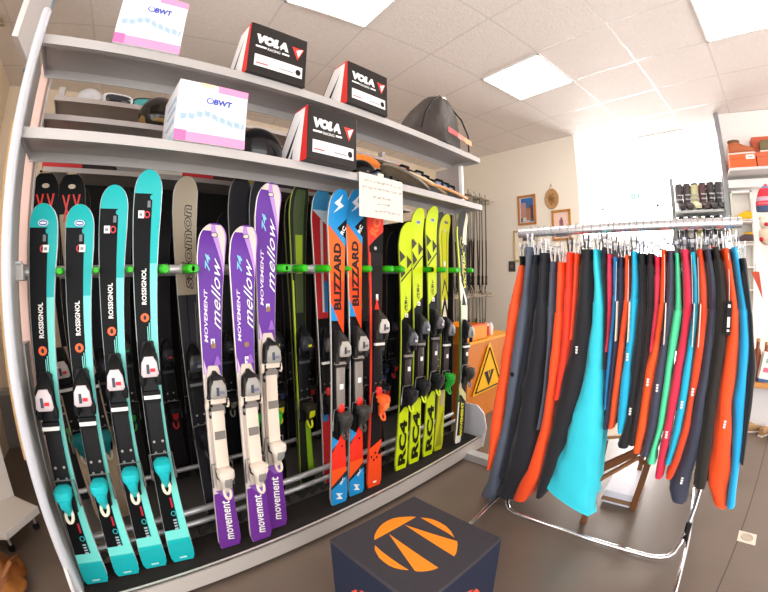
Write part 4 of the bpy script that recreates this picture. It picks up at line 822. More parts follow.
SPEC = [  # key, colour, label, hanger clip colour
 ('orange1', 'f2521f', 'orange ski trousers with a black waist label, outermost by the wall pictures', 'd8cfc4'),
 ('slate1', '4f5868', 'slate blue ski trousers with a knee flap and snap button', 'd8d8da'),
 ('nearblack', '1d1f28', 'almost black ski trousers squeezed beside the slate blue pair', 'd8d8da'),
 ('black1', '25262c', 'wide black ski trousers between the slate blue and orange pairs', 'e6e2dc'),
 ('slate2', '454c5c', 'slate grey trousers mostly hidden behind the wide black pair', 'e6e2dc'),
 ('orange2', 'f4501c', 'long orange ski trousers with a side zip reaching the chrome base', 'e6e2dc'),
 ('orange3', 'f03a1c', 'red-orange trousers hanging directly behind the long orange pair', '2c2c2e'),
 ('orange4', 'e8481e', 'thin sliver of orange trousers touching the big black pair', 'e6e2dc'),
 ('black2', '26262a', 'black ski trousers with a tiny white logo beside the wide turquoise pair', '2a2a2c'),
 ('cyanbig', '35d2e6', 'wide turquoise ski trousers flaring out at the middle of the rail', 'e6e2dc'),
 ('black3', '2a2830', 'short black trousers just behind the turquoise pair', '2a2a30'),
 ('crimson1', 'd8304e', 'crimson trousers mostly hidden by the turquoise pair', 'd8d8da'),
 ('blue1', '1d78b4', 'small mid blue trousers behind the turquoise pair', '2a2a36'),
 ('navy1', '2c3048', 'small navy trousers between mid blue and bright orange', '2a2a36'),
 ('orange5', 'f4501c', 'small orange children trousers ending above the wooden stool', 'd8d8da'),
 ('cyan1', '16b0dc', 'small sky blue trousers with white logo above the wooden stool', '34343c'),
 ('black4', '28262a', 'black trousers just past the small sky blue pair', '6a6a8a'),
 ('black5', '2c2426', 'brownish black trousers beside the short crimson pair', '5a5a70'),
 ('crimson2', 'e03050', 'short crimson trousers squeezed beside an orange pair', 'd8d8da'),
 ('orange6', 'f4561a', 'orange trousers with small logo between crimson and slate pairs', 'd8a890'),
 ('slate3', '3f4258', 'slate navy trousers beside the mint green pair', '34344a'),
 ('mint', '52e0a4', 'mint green trousers, the only green pair on the rail', '34343c'),
 ('crimson3', 'e6294c', 'long crimson trousers with white logo next to the mint pair', '3c3c50'),
 ('cyan2', '16b6dc', 'slim sky blue trousers next to the long crimson pair', '2c3c50'),
 ('orange7', 'f2481c', 'orange-red trousers between the slim sky blue and dark slate pairs', 'e0e0dc'),
 ('slate4', '363a4c', 'dark slate quilted trousers with a white logo and padded cuff', '3a3a40'),
 ('black6', '2e2b28', 'charcoal black trousers with a turned cuff by the wide orange pair', '3a3a36'),
 ('orange8', 'f4501a', 'wide orange trousers with a long black hang tag', 'e0e0dc'),
 ('blue2', '12a6e2', 'long bright blue trousers second from the shelf end of the rail', 'e6e4ee'),
 ('black7', '2a2a2c', 'black trousers last on the rail at the shelf end', 'e0e0dc'),
]
def lerp_rows(rows, z):
    if z >= rows[0][0]: return rows[0][1:]
    for a_, b_ in zip(rows, rows[1:]):
        if b_[0] <= z <= a_[0]:
            t = (a_[0] - z) / max(1e-6, a_[0] - b_[0]); return tuple(a_[i] + (b_[i] - a_[i]) * t for i in (1, 2))
    return rows[-1][1:]
PANTS['cyanbig'] = PANTS['cyanbig'][:-1]; PANTS['cyanbig'][-1] = (PANTS['cyanbig'][-1][0] - .035,) + tuple(PANTS['cyanbig'][-1][1:])
PANTS = {k: [list(r) for r in v] for k, v in PANTS.items()}
order = [sp[0] for sp in SPEC]
for k, k2 in zip(order, order[1:]):          # neighbours touch but do not run through each other
    for r in PANTS[k]:
        if PANTS[k2][0][0] >= r[0] >= PANTS[k2][-1][0] - .03:
            o_ = lerp_rows(PANTS[k2], r[0])
            if o_[0] > r[2]: r[2] = min(r[1] - .016, (o_[0] + r[2]) / 2)
for k, k2 in zip(order, order[1:]):
    for r in PANTS[k2]:
        if PANTS[k][0][0] >= r[0] >= PANTS[k][-1][0] - .03:
            o_ = lerp_rows(PANTS[k], r[0])
            if r[1] > o_[1]: r[1] = max(o_[1], r[2] + .012)
for idx, (key, colr, lbl, clipc) in enumerate(SPEC):
    rows = PANTS[key]; zt, zb = rows[0][0], rows[-1][0]; q = random.Random(idx)
    yc0 = sum(lerp_rows(rows, zt)) / 2
    SH = {'cyanbig': .38, 'orange8': .25}
    FAB = mat(colr, .62, bump=.35, scale=14, mottle=.06, sheen=.15)
    t = tag(empty('ski_trousers', (1.85, yc0, zt)), lbl, 'ski trousers', None)
    ph = [q.uniform(0, 6) for _ in range(5)]
    def tube_rows(xa, xb, z0, z1, shrink, n, rev=0, flare=1):
        R = []
        for i in range(n + 1):
            z = z0 + (z1 - z0) * i / n; yl, yr = lerp_rows(rows, z); yc = (yl + yr) / 2; ht = max(.008, (yl - yr) / 2) * shrink
            ht *= 1.03 + .16 * max(0, 1 - (z - zb) / .12) * (key in ('cyanbig', 'orange2', 'orange8', 'slate1', 'slate4', 'black2')) + .05*sin(z*17 + ph[0]) + .04*sin(z*31 + ph[1]); cx, hx = (xa + xb) / 2, (xb - xa) / 2 * (1 + .04*sin(z*11 + ph[2]))
            row = []
            for k in range(22):
                p = 2*pi*k/22; c_, s_ = cos(p), sin(p)
                X = cx + hx * math.copysign(abs(c_) ** .75, c_); Y = yc + ht * math.copysign(abs(s_) ** .7, s_) * (1.0 + .09*sin(z*9 + k*1.9 + ph[3]) + .05*sin(z*37 + k*.9 + ph[4]))
                row.append((X - 1.85, Y - yc0, z - zt + SH.get(key, 0) * (Y - yc) * max(0, (zt - z) / (zt - zb)) ** 3))
            R.append(row)
        return R
    crotch = zt - min(.28, (zt - zb) * .3)
    mb = MB(); mb.rings(tube_rows(1.695, 2.01, zt - .045, crotch - .02, 1.0, 8), FAB)
    mb.rings(tube_rows(1.695, 1.855, crotch + .04, zb, 1.0, 30), FAB); mb.rings(tube_rows(1.862, 2.02, crotch + .04, zb + .015, .85, 22), FAB)
    mb.build('trouser_legs', t, smooth=60)
    mb = MB(); mb.rings(tube_rows(1.70, 2.00, zt, zt - .05, 1.06, 3), mat(colr, .6, bump=.3, scale=30) if key != 'orange1' else BLACK); mb.build('waistband', t, smooth=60)
    # stitched hem
    mb = MB(); hr = tube_rows(1.693, 1.857, zb + .03, zb + .0, 1.03, 1); mb.rings(hr, FAB, cap=False); mb.build('hem', t, smooth=60)
    if key in ('black2', 'cyan1', 'crimson3', 'cyan2', 'orange7', 'slate4', 'orange8', 'black4', 'slate3', 'orange6'):
        zl = {'black2': .99, 'cyan1': .98, 'crimson3': .66, 'cyan2': .80, 'orange7': .86, 'slate4': .46, 'orange8': .74, 'black4': .74, 'slate3': .86, 'orange6': .88}[key]
        yl, yr = lerp_rows(rows, zl); yc = (yl + yr)/2 - yc0; w_ = min(.007, (yl - yr)*.22)
        mb = MB()
        for k in range(3): mb.loft([(zl - .015 + k*.012, w_*.5, .003), (zl - .006 + k*.012, w_, .003)], WHITE, 8)
        mb.v = [(1.686 - 1.85 - v[2], yc - v[0], v[1] - zt) for v in mb.v]; mb.build('logo', t, smooth=0)
    if key in ('orange8', 'orange6', 'crimson3', 'orange5', 'cyan2', 'blue1'):
        z1 = 1.22 if key != 'orange8' else 1.235; yl, yr = lerp_rows(rows, z1); hh = .13 if key == 'orange8' else .17; yy = (yl - .004 if key == 'orange8' else yr) - yc0
        mb = MB(); mb.box((1.66 - 1.85, yy - .010, z1 - hh - zt), (1.69 - 1.85, yy + (.010 if key == 'orange8' else -.006), z1 - zt), BLACK if key == 'orange8' else mat('e9dcc8', .5)); tg = mb.build('hang_tag', t, smooth=0)
        if key == 'orange8':
            mb = MB()
            for a_, b_ in ((.012, .024), (.06, .10), (.108, .116)): mb.box((1.6585 - 1.85, yy - .005, z1 - b_ - zt), (1.6598 - 1.85, yy + .006, z1 - a_ - zt), WHITE)
            mb.build('tag_print', tg, smooth=0)
        mb = MB(); mb.tube([(1.675 - 1.85, yy, z1 - zt), (1.70 - 1.85, yy*.8, .10*(z1 - zt))], .0012, WHITE, 4); mb.build('tag_string', t)
    if key == 'slate1':
        mb = MB(); mb.lathe([(.004, -.004), (.011, -.004), (.012, .0), (.007, .004)], BLACK, (0,0,0), 14, Matrix.Rotation(-pi/2, 4, 'Y')); o = mb.build('snap_button', t); yl, yr = lerp_rows(rows, .83); o.location = (1.688 - 1.85, (yl + yr)/2 - yc0, .83 - zt)
    # hanger
    h = tag(empty('clip_hanger', (1.85, yc0, 1.556)), ' '.join(('wire hanger of the ' + lbl.replace(' ski trousers', ' trousers')).split()[:16]), 'hanger', 'clip hangers on the clothes rail')
    WR = mat('9a9aa0', .35, .6); CL = mat(clipc, .4)
    mb = MB(); hk = [(.024*cos(a_), 0, .0 + .030*sin(a_)) for a_ in [radians(-40 + 20*k) for k in range(13)]]; zb_ = zt - 1.556 + .045
    mb.tube(hk[:0] + [(.021*cos(radians(a_)), 0, .032*sin(radians(a_)) + .0) for a_ in range(200, -31, -23)] + [(.012, 0, -.038), (0, 0, -.05), (0, 0, zb_)], .0018, WR, 6); mb.build('hook', h)
    mb = MB(); mb.tube([(-.135, 0, zb_), (.135, 0, zb_)], .0026, WR, 6); mb.build('cross_bar', h)
    for x in (-.115, .115):
        mb = MB()
        for s_ in (-1, 1): mb.prism([(x - .011, s_*.006, zb_ - .042), (x + .011, s_*.006, zb_ - .042), (x + .011, s_*.012, zb_ + .024), (x - .011, s_*.012, zb_ + .024)], (0, s_*.003, 0), CL)
        mb.box((x - .008, -.007, zb_ - .006), (x + .008, .007, zb_ + .006), WR); mb.build('clip', h, smooth=0)
# ------------------------------------------------------------------ cube stool with the split-disc emblem
cb = tag(empty('cube_stool', (.81, .70, 0)), 'dark grey padded cube stool with an orange round emblem on top', 'stool'); cb.rotation_euler.z = radians(-1.5)
CF = mat('37343a', .8, bump=.25, scale=220, mottle=.06); CS = mat('262a3c', .7, bump=.2, scale=200)
mb = MB(); mb.box((-.214, -.214, .0), (.214, .214, .412), CS); mb.build('side_cover', cb, smooth=0, bevel=.006)
mb = MB(); mb.box((-.215, -.215, .404), (.215, .215, .42), CF); mb.build('seat_top', cb, smooth=30, bevel=.007)
EMB = [[(.713,.808),(.728,.825),(.753,.842),(.775,.852),(.797,.859),(.825,.861),(.85,.858),(.87,.848),(.886,.836),(.905,.82),(.918,.804)],
 [(.928,.786),(.943,.765),(.951,.741),(.953,.71),(.95,.681),(.937,.647),(.918,.618),(.923,.655),(.925,.70)],
 [(.853,.797),(.907,.597),(.892,.583),(.874,.572),(.858,.562),(.838,.555)], [(.773,.797),(.761,.558),(.742,.564),(.724,.575),(.71,.587),(.70,.601)],
 [(.695,.784),(.680,.768),(.672,.75),(.663,.727),(.66,.704),(.660,.68),(.664,.659),(.674,.638),(.689,.618),(.688,.655),(.688,.70),(.690,.745)]]
cx_, cy_ = .807, .707
mb = MB()
for P in EMB: mb.prism([(x - .81, y - .70, .4195) for x, y in P], (0, 0, .0015), mat('f08a1c', .55))
mb.build('emblem', cb, smooth=0)
for ang in (0, 90, 180, 270):
    mb = MB()
    for P in EMB: mb.prism([(-(y - cy_) * .7, -.2145, .20 + (x - cx_) * .7) for x, y in P], (0, -.0012, 0), mat('e2503c', .55))
    mb.v = [tuple(Matrix.Rotation(radians(ang), 3, 'Z') @ Vector(v)) for v in mb.v]; mb.build('emblem', cb, smooth=0)

# ------------------------------------------------------------------ wooden stool and white box under the rail
WD = wood('7c4a20', '5a3214'); st = tag(empty('wooden_stool', (2.15, .27, 0)), 'brown wooden folding stool standing behind the clothes rail base', 'stool'); O = Vector((2.15, .27, 0))
def beam(parent, name, p, q, w, h, m, off=O):
    p, q = Vector(p) - off, Vector(q) - off; d = (q - p).normalized(); a = d.cross(Vector((0,0,1))); 
    if a.length < .2: a = d.cross(Vector((0, 1, 0)))
    a.normalize(); b = a.cross(d); mb = MB()
    mb.rings([[r + a*sx*w/2 + b*sy*h/2 for sx, sy in ((-1,-1),(1,-1),(1,1),(-1,1))] for r in (p, q)], m); return mb.build(name, parent, smooth=0, bevel=.003)
for p, q in (((1.845, .385, 0), (1.985, .375, .46)), ((2.105, .160, 0), (2.13, .115, .46)), ((2.50, .20, 0), (2.36, .19, .46)), ((2.30, .47, 0), (2.22, .42, .46))): beam(st, 'leg', p, q, .032, .038, WD)
beam(st, 'brace', (1.935, .365, .31), (2.15, .12, .42), .022, .045, WD); beam(st, 'apron', (2.16, .14, .41), (2.36, .19, .41), .022, .05, WD); beam(st, 'apron', (1.985, .375, .41), (2.22, .42, .41), .022, .05, WD)
beam(st, 'stretcher', (1.93, .37, .235), (2.10, .19, .34), .02, .02, wood('9c6a44', '7c4a20')); beam(st, 'stretcher', (2.10, .19, .34), (2.135, .12, .28), .02, .026, WD)
mb = MB(); mb.prism([(1.965 - 2.15, .39 - .27, .462), (2.15 - 2.15, .12 - .27, .462), (2.39 - 2.15, .18 - .27, .462), (2.23 - 2.15, .44 - .27, .462)], (0, 0, .02), wood('c99a6a', 'a87848')); mb.build('seat', st, smooth=0, bevel=.003)
bx = tag(empty('storage_tray', (2.27, .25, 0)), 'low white tray box with a brown rim on the floor under the wooden stool', 'box')
mb = MB(); mb.box((-.16, -.11, 0), (.19, .10, .085), mat('d9d8e4', .5)); mb.build('tray_body', bx, smooth=0, bevel=.004); mb = MB(); mb.box((-.168, -.118, .02), (-.160, .108, .045), mat('8a6a50', .5)); mb.build('rim', bx, smooth=0)

# ------------------------------------------------------------------ orange cabinet with the warning triangle
cab = tag(empty('orange_cabinet', (2.66, 1.74, 0)), 'orange painted wooden cabinet standing between the ski rack and the trousers', 'cabinet')
OW = wood('d9822a', 'c46a1c'); mb = MB(); mb.box((0, 0, .0), (.86, .42, .735), OW); mb.build('body', cab, smooth=0, bevel=.004)
mb = MB(); mb.box((-.01, -.012, .735), (.87, .43, .757), mat('f0a020', .4)); mb.build('worktop', cab, smooth=0, bevel=.003)
bn = tag(empty('orange_bin', (2.66, 1.76, .757)), 'yellow-orange open bin on top of the orange cabinet', 'bin')
mb = MB(); mb.box((0, 0, 0), (.36, .01, .135), mat('f09018', .4)); mb.box((0, .25, 0), (.36, .26, .15), mat('f09018', .4)); mb.box((0, 0, 0), (.01, .26, .135), mat('f09018', .4)); mb.box((.35, 0, 0), (.36, .26, .135), mat('f09018', .4)); mb.box((0, 0, 0), (.36, .26, .01), mat('f09018', .4)); mb.build('bin_body', bn, smooth=0, bevel=.003)
mb = MB(); mb.box((-.004, -.004, .130), (.364, .0, .146), mat('e0552a', .4)); mb.build('rim', bn, smooth=0)
sg = tag(empty('warning_sign', (3.01, 1.727, .25)), 'yellow triangular warning sign with a black border on the orange cabinet', 'sign')
def tri(s_, y, m, dz=0, flip=1, cz=.165):
    P = [(-.285*s_, .0), (.285*s_, .0), (0, .475*s_)]; P = [(x, (z - .158*s_)*flip + cz) for x, z in P]
    out = []
    for i in range(3):
        a_, b_, c_ = Vector(P[i-1]), Vector(P[i]), Vector(P[(i+1) % 3]); r = .03*s_
        out += [b_ + (a_ - b_).normalized()*r, b_ + ((a_ - b_).normalized() + (c_ - b_).normalized())*r*.22, b_ + (c_ - b_).normalized()*r]
    mb = MB(); mb.prism([(v.x, y, v.y) for v in out], (0, .002, 0), m); return mb
tri(1.0, -.004, mat('f4b410', .4)).build('plate', sg, smooth=0)
mb = MB()
for a_, b_ in zip([(-.235, .03), (.235, .03), (0, .42)], [(.235, .03), (0, .42), (-.235, .03)]): mb.tube([(a_[0], -.0055, a_[1]), (b_[0], -.0055, b_[1])], .0075, BLACK, 6)
mb.build('border', sg)
mb = tri(.32, -.0075, BLACK, flip=-1, cz=.15); text3d(mb, 'V', (-.03, -.009, .13), (.06, 0, 0), (0, 0, .07), mat('f4b410', .4), bold=.02); mb.build('symbol', sg, smooth=0, fix=False)
# small waxing things on the cabinet
for k, (x, c_, l_, s_) in enumerate(((3.06, '3c4652', 'dark grey cup on the cabinet beside the orange bin', .035), (3.15, 'd8462c', 'red spray can on the cabinet', .028), (3.22, 'e4dccb', 'white tub on the cabinet behind the orange trousers', .03))):
    t = tag(empty('wax_container', (x, 1.84, .757)), l_, 'container'); mb = MB(); mb.lathe([(s_*.9, 0), (s_, .01), (s_, .085), (s_*.8, .095)], mat(c_, .35), (0,0,0), 16); mb.build('body', t); mb = MB(); mb.lathe([(s_*.6, .095), (s_*.6, .115), (s_*.3, .12)], WHITE, (0,0,0), 12); mb.build('lid', t)

# ------------------------------------------------------------------ pictures on the cream wall
WD_ = Vector((-.11, -1.455, 0)).normalized(); WN = Vector((-1, .0755, 0)).normalized()
def onwall(y): return Vector((4.506 + (y - 1.295) * .0756, y, 0)) + WN * .004
def picture(name, lbl, ya, yb, z0, z1, fc, matc, art, cat='picture'):
    P = onwall((ya + yb)/2); ux = (onwall(yb) - onwall(ya)); W = abs(ya - yb); H = z1 - z0
    M = Matrix(((WD_.x, 0, WN.x, P.x), (WD_.y, 0, WN.y, P.y), (0, 1, 0, (z0 + z1)/2), (0, 0, 0, 1)))
    t = tag(empty(name, M=M), lbl, cat)
    mb = MB(); b = .028
    for lo, hi in (((-W/2, -H/2, 0), (W/2, -H/2 + b, .022)), ((-W/2, H/2 - b, 0), (W/2, H/2, .022)), ((-W/2, -H/2, 0), (-W/2 + b, H/2, .022)), ((W/2 - b, -H/2, 0), (W/2, H/2, .022))): mb.box(lo, hi, wood(fc[0], fc[1]))
    mb.build('frame', t, smooth=0, bevel=.003)
    mb = MB(); mb.box((-W/2 + .02, -H/2 + .02, .002), (W/2 - .02, H/2 - .02, .006), mat(matc, .6)); mb.build('mount', t, smooth=0)
    mb = MB()
    for x0, x1, y0, y1, c_ in art: mb.add([(x0*W/2, y0*H/2, .0068), (x1*W/2, y0*H/2, .0068), (x1*W/2*.96, y1*H/2, .0068), (x0*W/2*.9, y1*H/2, .0068)], [(0,1,2,3)], mat(c_, .6, mottle=.2, scale=30)); mb.v = [(v[0], v[1], v[2] + .0001 * (i // 4)) for i, v in enumerate(mb.v)]
    mb.build('print', t, smooth=0)
picture('framed_picture', 'small framed village scene with a blue sky, upper picture on the cream wall', 2.155, 1.885, 2.01, 2.405, ('c98a3c', 'a8682a'), 'd8dce4', [(-.72, .72, -.8, .8, '5a6a80'), (-.7, .7, .2, .78, '3f6fae'), (-.7, -.1, -.5, .5, 'b98a84'), (-.1, .4, -.7, .1, 'a87c5c'), (.3, .7, -.6, .3, '6b3f4c'), (-.5, .3, -.78, -.4, 'd8d0cc')])
picture('framed_picture', 'framed picture with a pink mount, partly behind the clothes rail', 1.665, 1.408, 1.775, 2.157, ('c9893a', 'b07428'), 'f0cfc0', [(-.25, .2, -.2, .35, 'b06a78'), (-.1, .1, -.3, .5, '8a5a70'), (-.7, .7, -.75, -.5, '5c5a66')])
picture('framed_picture', 'light framed picture lowest on the cream wall behind the first hangers', 2.237, 1.86, 1.53, 1.946, ('d8c49c', 'c0a878'), 'e6dccb', [(-.3, .7, .3, .6, '55585c'), (-.5, .7, -.2, .1, '8c8f94')])
P = onwall(1.655); t = tag(empty('wall_plaque', M=Matrix(((WD_.x, 0, WN.x, P.x), (WD_.y, 0, WN.y, P.y), (0, 1, 0, 2.31), (0, 0, 0, 1)))), 'round carved wooden plaque hanging from a cord on the cream wall', 'plaque')
mb = MB(); mb.lathe([(.01, 0), (.115, 0), (.12, .008), (.112, .016), (.10, .013), (.01, .013)], wood('c9a070', 'a87c4c'), (0,0,0), 28, None, .85, 1.1); mb.build('disc', t)
mb = MB(); 
for k in range(7): mb.tube([(.07*cos(k*.9)*.8, .08*sin(k*.9), .014), (.03*cos(k*.9 + 1), .03*sin(k*.9 + 1), .018), (-.02*cos(k), .02*sin(k*2), .015)], .005, mat('8a6238', .6), 6)
mb.build('carving', t); mb = MB(); mb.tube([(-.02, .125, .008), (0, .20, .006), (.02, .125, .008)], .004, mat('b08a5c', .7), 6); mb.build('cord', t)
P = onwall(2.27); t = tag(empty('light_switch', (P.x, P.y, 1.47)), 'dark wall switch box behind the orange trousers hanger', 'switch'); mb = MB(); mb.box((-.02, -.05, -.07), (0, .05, .07), mat('4a4440', .5)); mb.build('plate', t, smooth=0, bevel=.004); mb = MB(); mb.box((-.026, -.02, -.02), (-.02, .02, .02), mat('6b645e', .5)); mb.build('rocker', t, smooth=0)

# ------------------------------------------------------------------ ski poles hanging upside down on two wall racks
def pole_rack(lbl, z, y0, y1, x0, x1):
    t = tag(empty('pole_rack', (x1, (y0 + y1)/2, z)), lbl, 'pole rack'); mb = MB(); mb.box((-.01, -(y1 - y0)/2, -.03), (.0, (y1 - y0)/2, .03), mat('cbbfae', .5, .3)); mb.build('wall_bar', t, smooth=0)
    for k in range(7):
        y = -(y1 - y0)/2 + (y1 - y0) * (k + .5)/7; mb = MB(); mb.tube([(-.01, y, 0), (x0 - x1, y, .0), (x0 - x1 - .015, y, .02)], .006, mat('d8cdbc', .4, .4), 6); mb.build('peg', t)
pole_rack('upper wall rack of metal pegs full of upside-down ski poles', 2.38, 2.50, 3.02, 3.62, 4.6)
pole_rack('lower wall rack of metal pegs with short ski poles', 1.08, 2.50, 3.02, 3.62, 4.6)
q = random.Random(11); PC = ['8c8a88', '5c5856', 'b0aaa2', '3a3a3c', '7c746c', 'a39a8e', '4c5c54']
def pole_set(z, ln, group, lbl, n_x, seed, cat='ski pole'):
    proto = {}
    for k in range(7):
        for j in range(n_x):
            ci = (k*3 + j*2) % len(PC)
            y = 2.50 + .52 * (k + .5)/7 + .016; x = 3.66 + j * .85/n_x + .02*(k % 2)
            if y < .555 * x: continue
            if ci not in proto:
                t = empty('ski_pole', (x, y, z)); mb = MB(); mb.tube([(0, 0, .02), (0, 0, -ln*.5)], [.0065, .0075], mat(PC[ci], .35, .3), 8); mb.tube([(0, 0, -ln*.5), (0, 0, -ln + .12)], [.009, .0095], mat(['1e1c1c', '3a322c', '26221f'][ci % 3], .5), 8); mb.build('shaft', t)
                mb = MB(); mb.lathe([(.008, -.035), (.012, -.04), (.050, -.052), (.052, -.045), (.012, -.03), (.006, .0), (.003, .03)], mat(['cfc3ae', 'a89c88', 'd9cfc0', 'b9a98e', '8a8070', 'cfc3ae', 'c4b8a0'][ci], .5), (0, 0, 0), 12); mb.build('basket', t)
                mb = MB(); mb.lathe([(.010, -ln + .13), (.015, -ln + .11), (.013, -ln + .06), (.016, -ln + .02), (.019, -ln + .005), (.008, -ln)], mat(['1c1c1e', '24211f', '1c1c1e', '2a3a2c', '1e1e20', '242224', '1c1c1e'][ci], .6), (0, 0, 0), 10); mb.build('grip', t)
                mb = MB(); mb.tube([(0, .012, -ln + .01), (.01, .03, -ln - .04), (.0, .035, -ln - .10), (-.01, .02, -ln - .05), (0, .01, -ln + .01)], .004, BLACK, 5); mb.build('strap', t); proto[ci] = t; c_ = t
            else: c_ = copy_tree(proto[ci]); c_.location = (x, y, z)
            c_.rotation_euler = (q.uniform(-.03, .03), q.uniform(-.03, .03), q.uniform(0, 6)); tag(c_, lbl, cat, group)
pole_set(2.42, 1.20, 'long ski poles on the upper wall rack', 'long ski pole hanging upside down from the upper wall rack', 6, 1)
pole_set(1.12, .70, 'short ski poles on the lower wall rack', 'short ski pole hanging upside down from the lower wall rack', 5, 2)

# ------------------------------------------------------------------ floor socket
t = tag(empty('floor_socket', (2.063, -.523, 0)), 'square white power outlet plate set into the floor beyond the rail', 'socket'); t.rotation_euler.z = -.15
mb = MB(); mb.box((-.052, -.052, 0), (.052, .052, .005), mat('d6cabb', .5)); mb.build('plate', t, smooth=0, bevel=.002); mb = MB(); mb.lathe([(.036, .005), (.036, .008), (.030, .0085), (.028, .006), (.002, .006)], mat('b3a695', .5), (0,0,0), 20); mb.build('outlet_ring', t)

# ------------------------------------------------------------------ display wall at the shop end
DW = tag(empty('display_shelving', (4.45, -.8, 0)), 'white display shelving with a grey end post at the shop end', 'shelving'); DO = Vector((4.45, -.8, 0))
def dw(mb, name, **kw): mb.v = [tuple(Vector(v) - DO) for v in mb.v]; return mb.build(name, DW, **kw)
PN = mat('eeeae6', .6)
mb = MB(); mb.box((4.44, -.455, 0), (4.50, -.405, 3.075), mat('8f9094', .4, .3)); dw(mb, 'end_post', smooth=0, bevel=.004)
mb = MB(); mb.box((4.50, -1.9, 0), (4.54, -.44, 3.075), PN); dw(mb, 'back_panel', smooth=0)
mb = MB(); mb.box((4.12, -1.9, 2.345), (4.50, -.45, 2.375), mat('c9c7c6', .45)); dw(mb, 'top_shelf', smooth=0, bevel=.003)
mb = MB(); mb.box((4.36, -1.9, 2.23), (4.44, -.45, 2.31), WHITE); dw(mb, 'light_pelmet', smooth=0, bevel=.003)
mb = MB(); mb.box((4.38, -.69, .5), (4.50, -.665, 2.2), WHITE); mb.box((4.38, -.475, .5), (4.50, -.455, 2.2), mat('cfd8c6', .5)); mb.box((4.38, -.69, 2.18), (4.50, -.455, 2.2), WHITE); dw(mb, 'shelf_frame', smooth=0, bevel=.002)
for z in (1.88, 1.66, 1.44, 1.22, .95): mb = MB(); mb.box((4.26, -.67, z - .012), (4.50, -.47, z), WHITE); dw(mb, 'small_shelf', smooth=0, bevel=.002)
mb = MB(); mb.box((3.72, -1.9, .40), (4.50, -.62, .44), wood('d89a54', 'c07c38')); dw(mb, 'wooden_counter', smooth=0, bevel=.004)
mb = MB(); mb.box((3.80, -1.9, .0), (4.50, -.63, .40), mat('d6d4d6', .5)); dw(mb, 'plinth', smooth=0, bevel=.002)
def shoe_box(y0, y1, z0, h, col, lbl, x0=4.16, d=.30, lab=True):
    t = tag(empty('shoe_box', (x0, (y0 + y1)/2, z0)), lbl, 'box', 'orange shoe boxes on the display shelf'); w = abs(y0 - y1)/2
    mb = MB(); mb.box((0, -w, 0), (d, w, h), mat(col, .55)); mb.build('carton', t, smooth=0, bevel=.003)
    mb = MB(); mb.box((-.004, -w - .003, h*.70), (d + .004, w + .003, h + .002), mat(col, .5, mottle=.04)); mb.build('lid', t, smooth=0, bevel=.002)
    if lab: mb = MB(); mb.box((-.0055, -w*.9, h*.62), (-.004, -w*.25, h*.93), mat('f3ece4', .6)); mb.box((-.0065, -w*.75, h*.72), (-.0055, -w*.4, h*.8), mat('8a8480', .6)); mb.build('price_label', t, smooth=0)
shoe_box(-.47, -.74, 2.377, .135, 'e2602a', 'bright orange shoe box on the display shelf under the brown boot')
shoe_box(-.75, -1.06, 2.377, .145, 'c4603c', 'rust coloured shoe box next to the bright orange one', lab=False)
shoe_box(-.75, -1.06, 2.527, .19, 'c05a3a', 'rust coloured shoe box standing up behind the olive shoe', x0=4.30, d=.15, lab=False)
def hiking(y, z, lbl, main, collar, rz, ank=.11, x=4.22, s_=1, group=None, cat='shoe', nm='hiking_boot'):
    t = tag(empty(nm, (x, y, z)), lbl, cat, group); t.rotation_euler.z = rz; t.scale = (s_,)*3
    mb = MB(); mb.loft([(-.14, .028, .035, .018), (-.12, .042, .055, .018), (-.06, .046, .07, .018), (-.01, .044, .095, .018), (.04, .042, .11, .018), (.10, .042, .11, .018), (.125, .034, .09, .018)], mat(main, .6, bump=.3), 16); mb.build('upper', t)
    if ank: mb = MB(); mb.rings([[(rx*cos(2*pi*k/16), .06 + ry*sin(2*pi*k/16), z_) for k in range(16)] for z_, rx, ry in ((.10, .042, .062), (.10 + ank*.6, .042, .058), (.10 + ank, .046, .06))], mat(main, .6)); mb.build('ankle', t); mb = MB(); mb.rings([[(rx*cos(2*pi*k/16), .06 + ry*sin(2*pi*k/16), z_) for k in range(16)] for z_, rx, ry in ((.09 + ank, .049, .063), (.115 + ank, .049, .063), (.12 + ank, .036, .05))], mat(collar, .8)); mb.build('collar', t)
    mb = MB(); mb.loft([(-.150, .030, .022, 0), (-.12, .046, .022, 0), (-.04, .048, .022, 0), (.05, .042, .022, 0), (.13, .038, .022, 0)], mat('d8d0c8', .6), 14, 5); mb.build('midsole', t)
    mb = MB(); 
    for k in range(4): mb.tube([(-.025, -.045 + k*.022, .088 + k*.009), (0, -.045 + k*.022, .096 + k*.010), (.025, -.045 + k*.022, .088 + k*.009)], .004, mat('e8dccb', .7), 5)
    mb.build('laces', t)
hiking(-.60, 2.518, 'brown ankle boot standing on the bright orange box', 'b06038', '6e5438', 0, .035)
hiking(-.93, 2.527, 'olive and yellow low shoe on the rust coloured box', '76684a', '5a5040', 0, 0, x=4.22)
hiking(-.575, 1.893, 'yellow and white shoe on the uppermost small display shelf', 'e8b81c', 'f2efec', pi*.9, 0, x=4.36, s_=.75)
hiking(-.575, 1.673, 'black and yellow shoe on the second small display shelf', '5a4a50', 'd8a820', pi*.9, .02, x=4.36, s_=.75)
mb = MB(); mb.box((0, -.09, 0), (.14, .09, .05), mat('3a3a2c', .5)); o = mb.build('shoe_stand', smooth=0, bevel=.003) if False else None
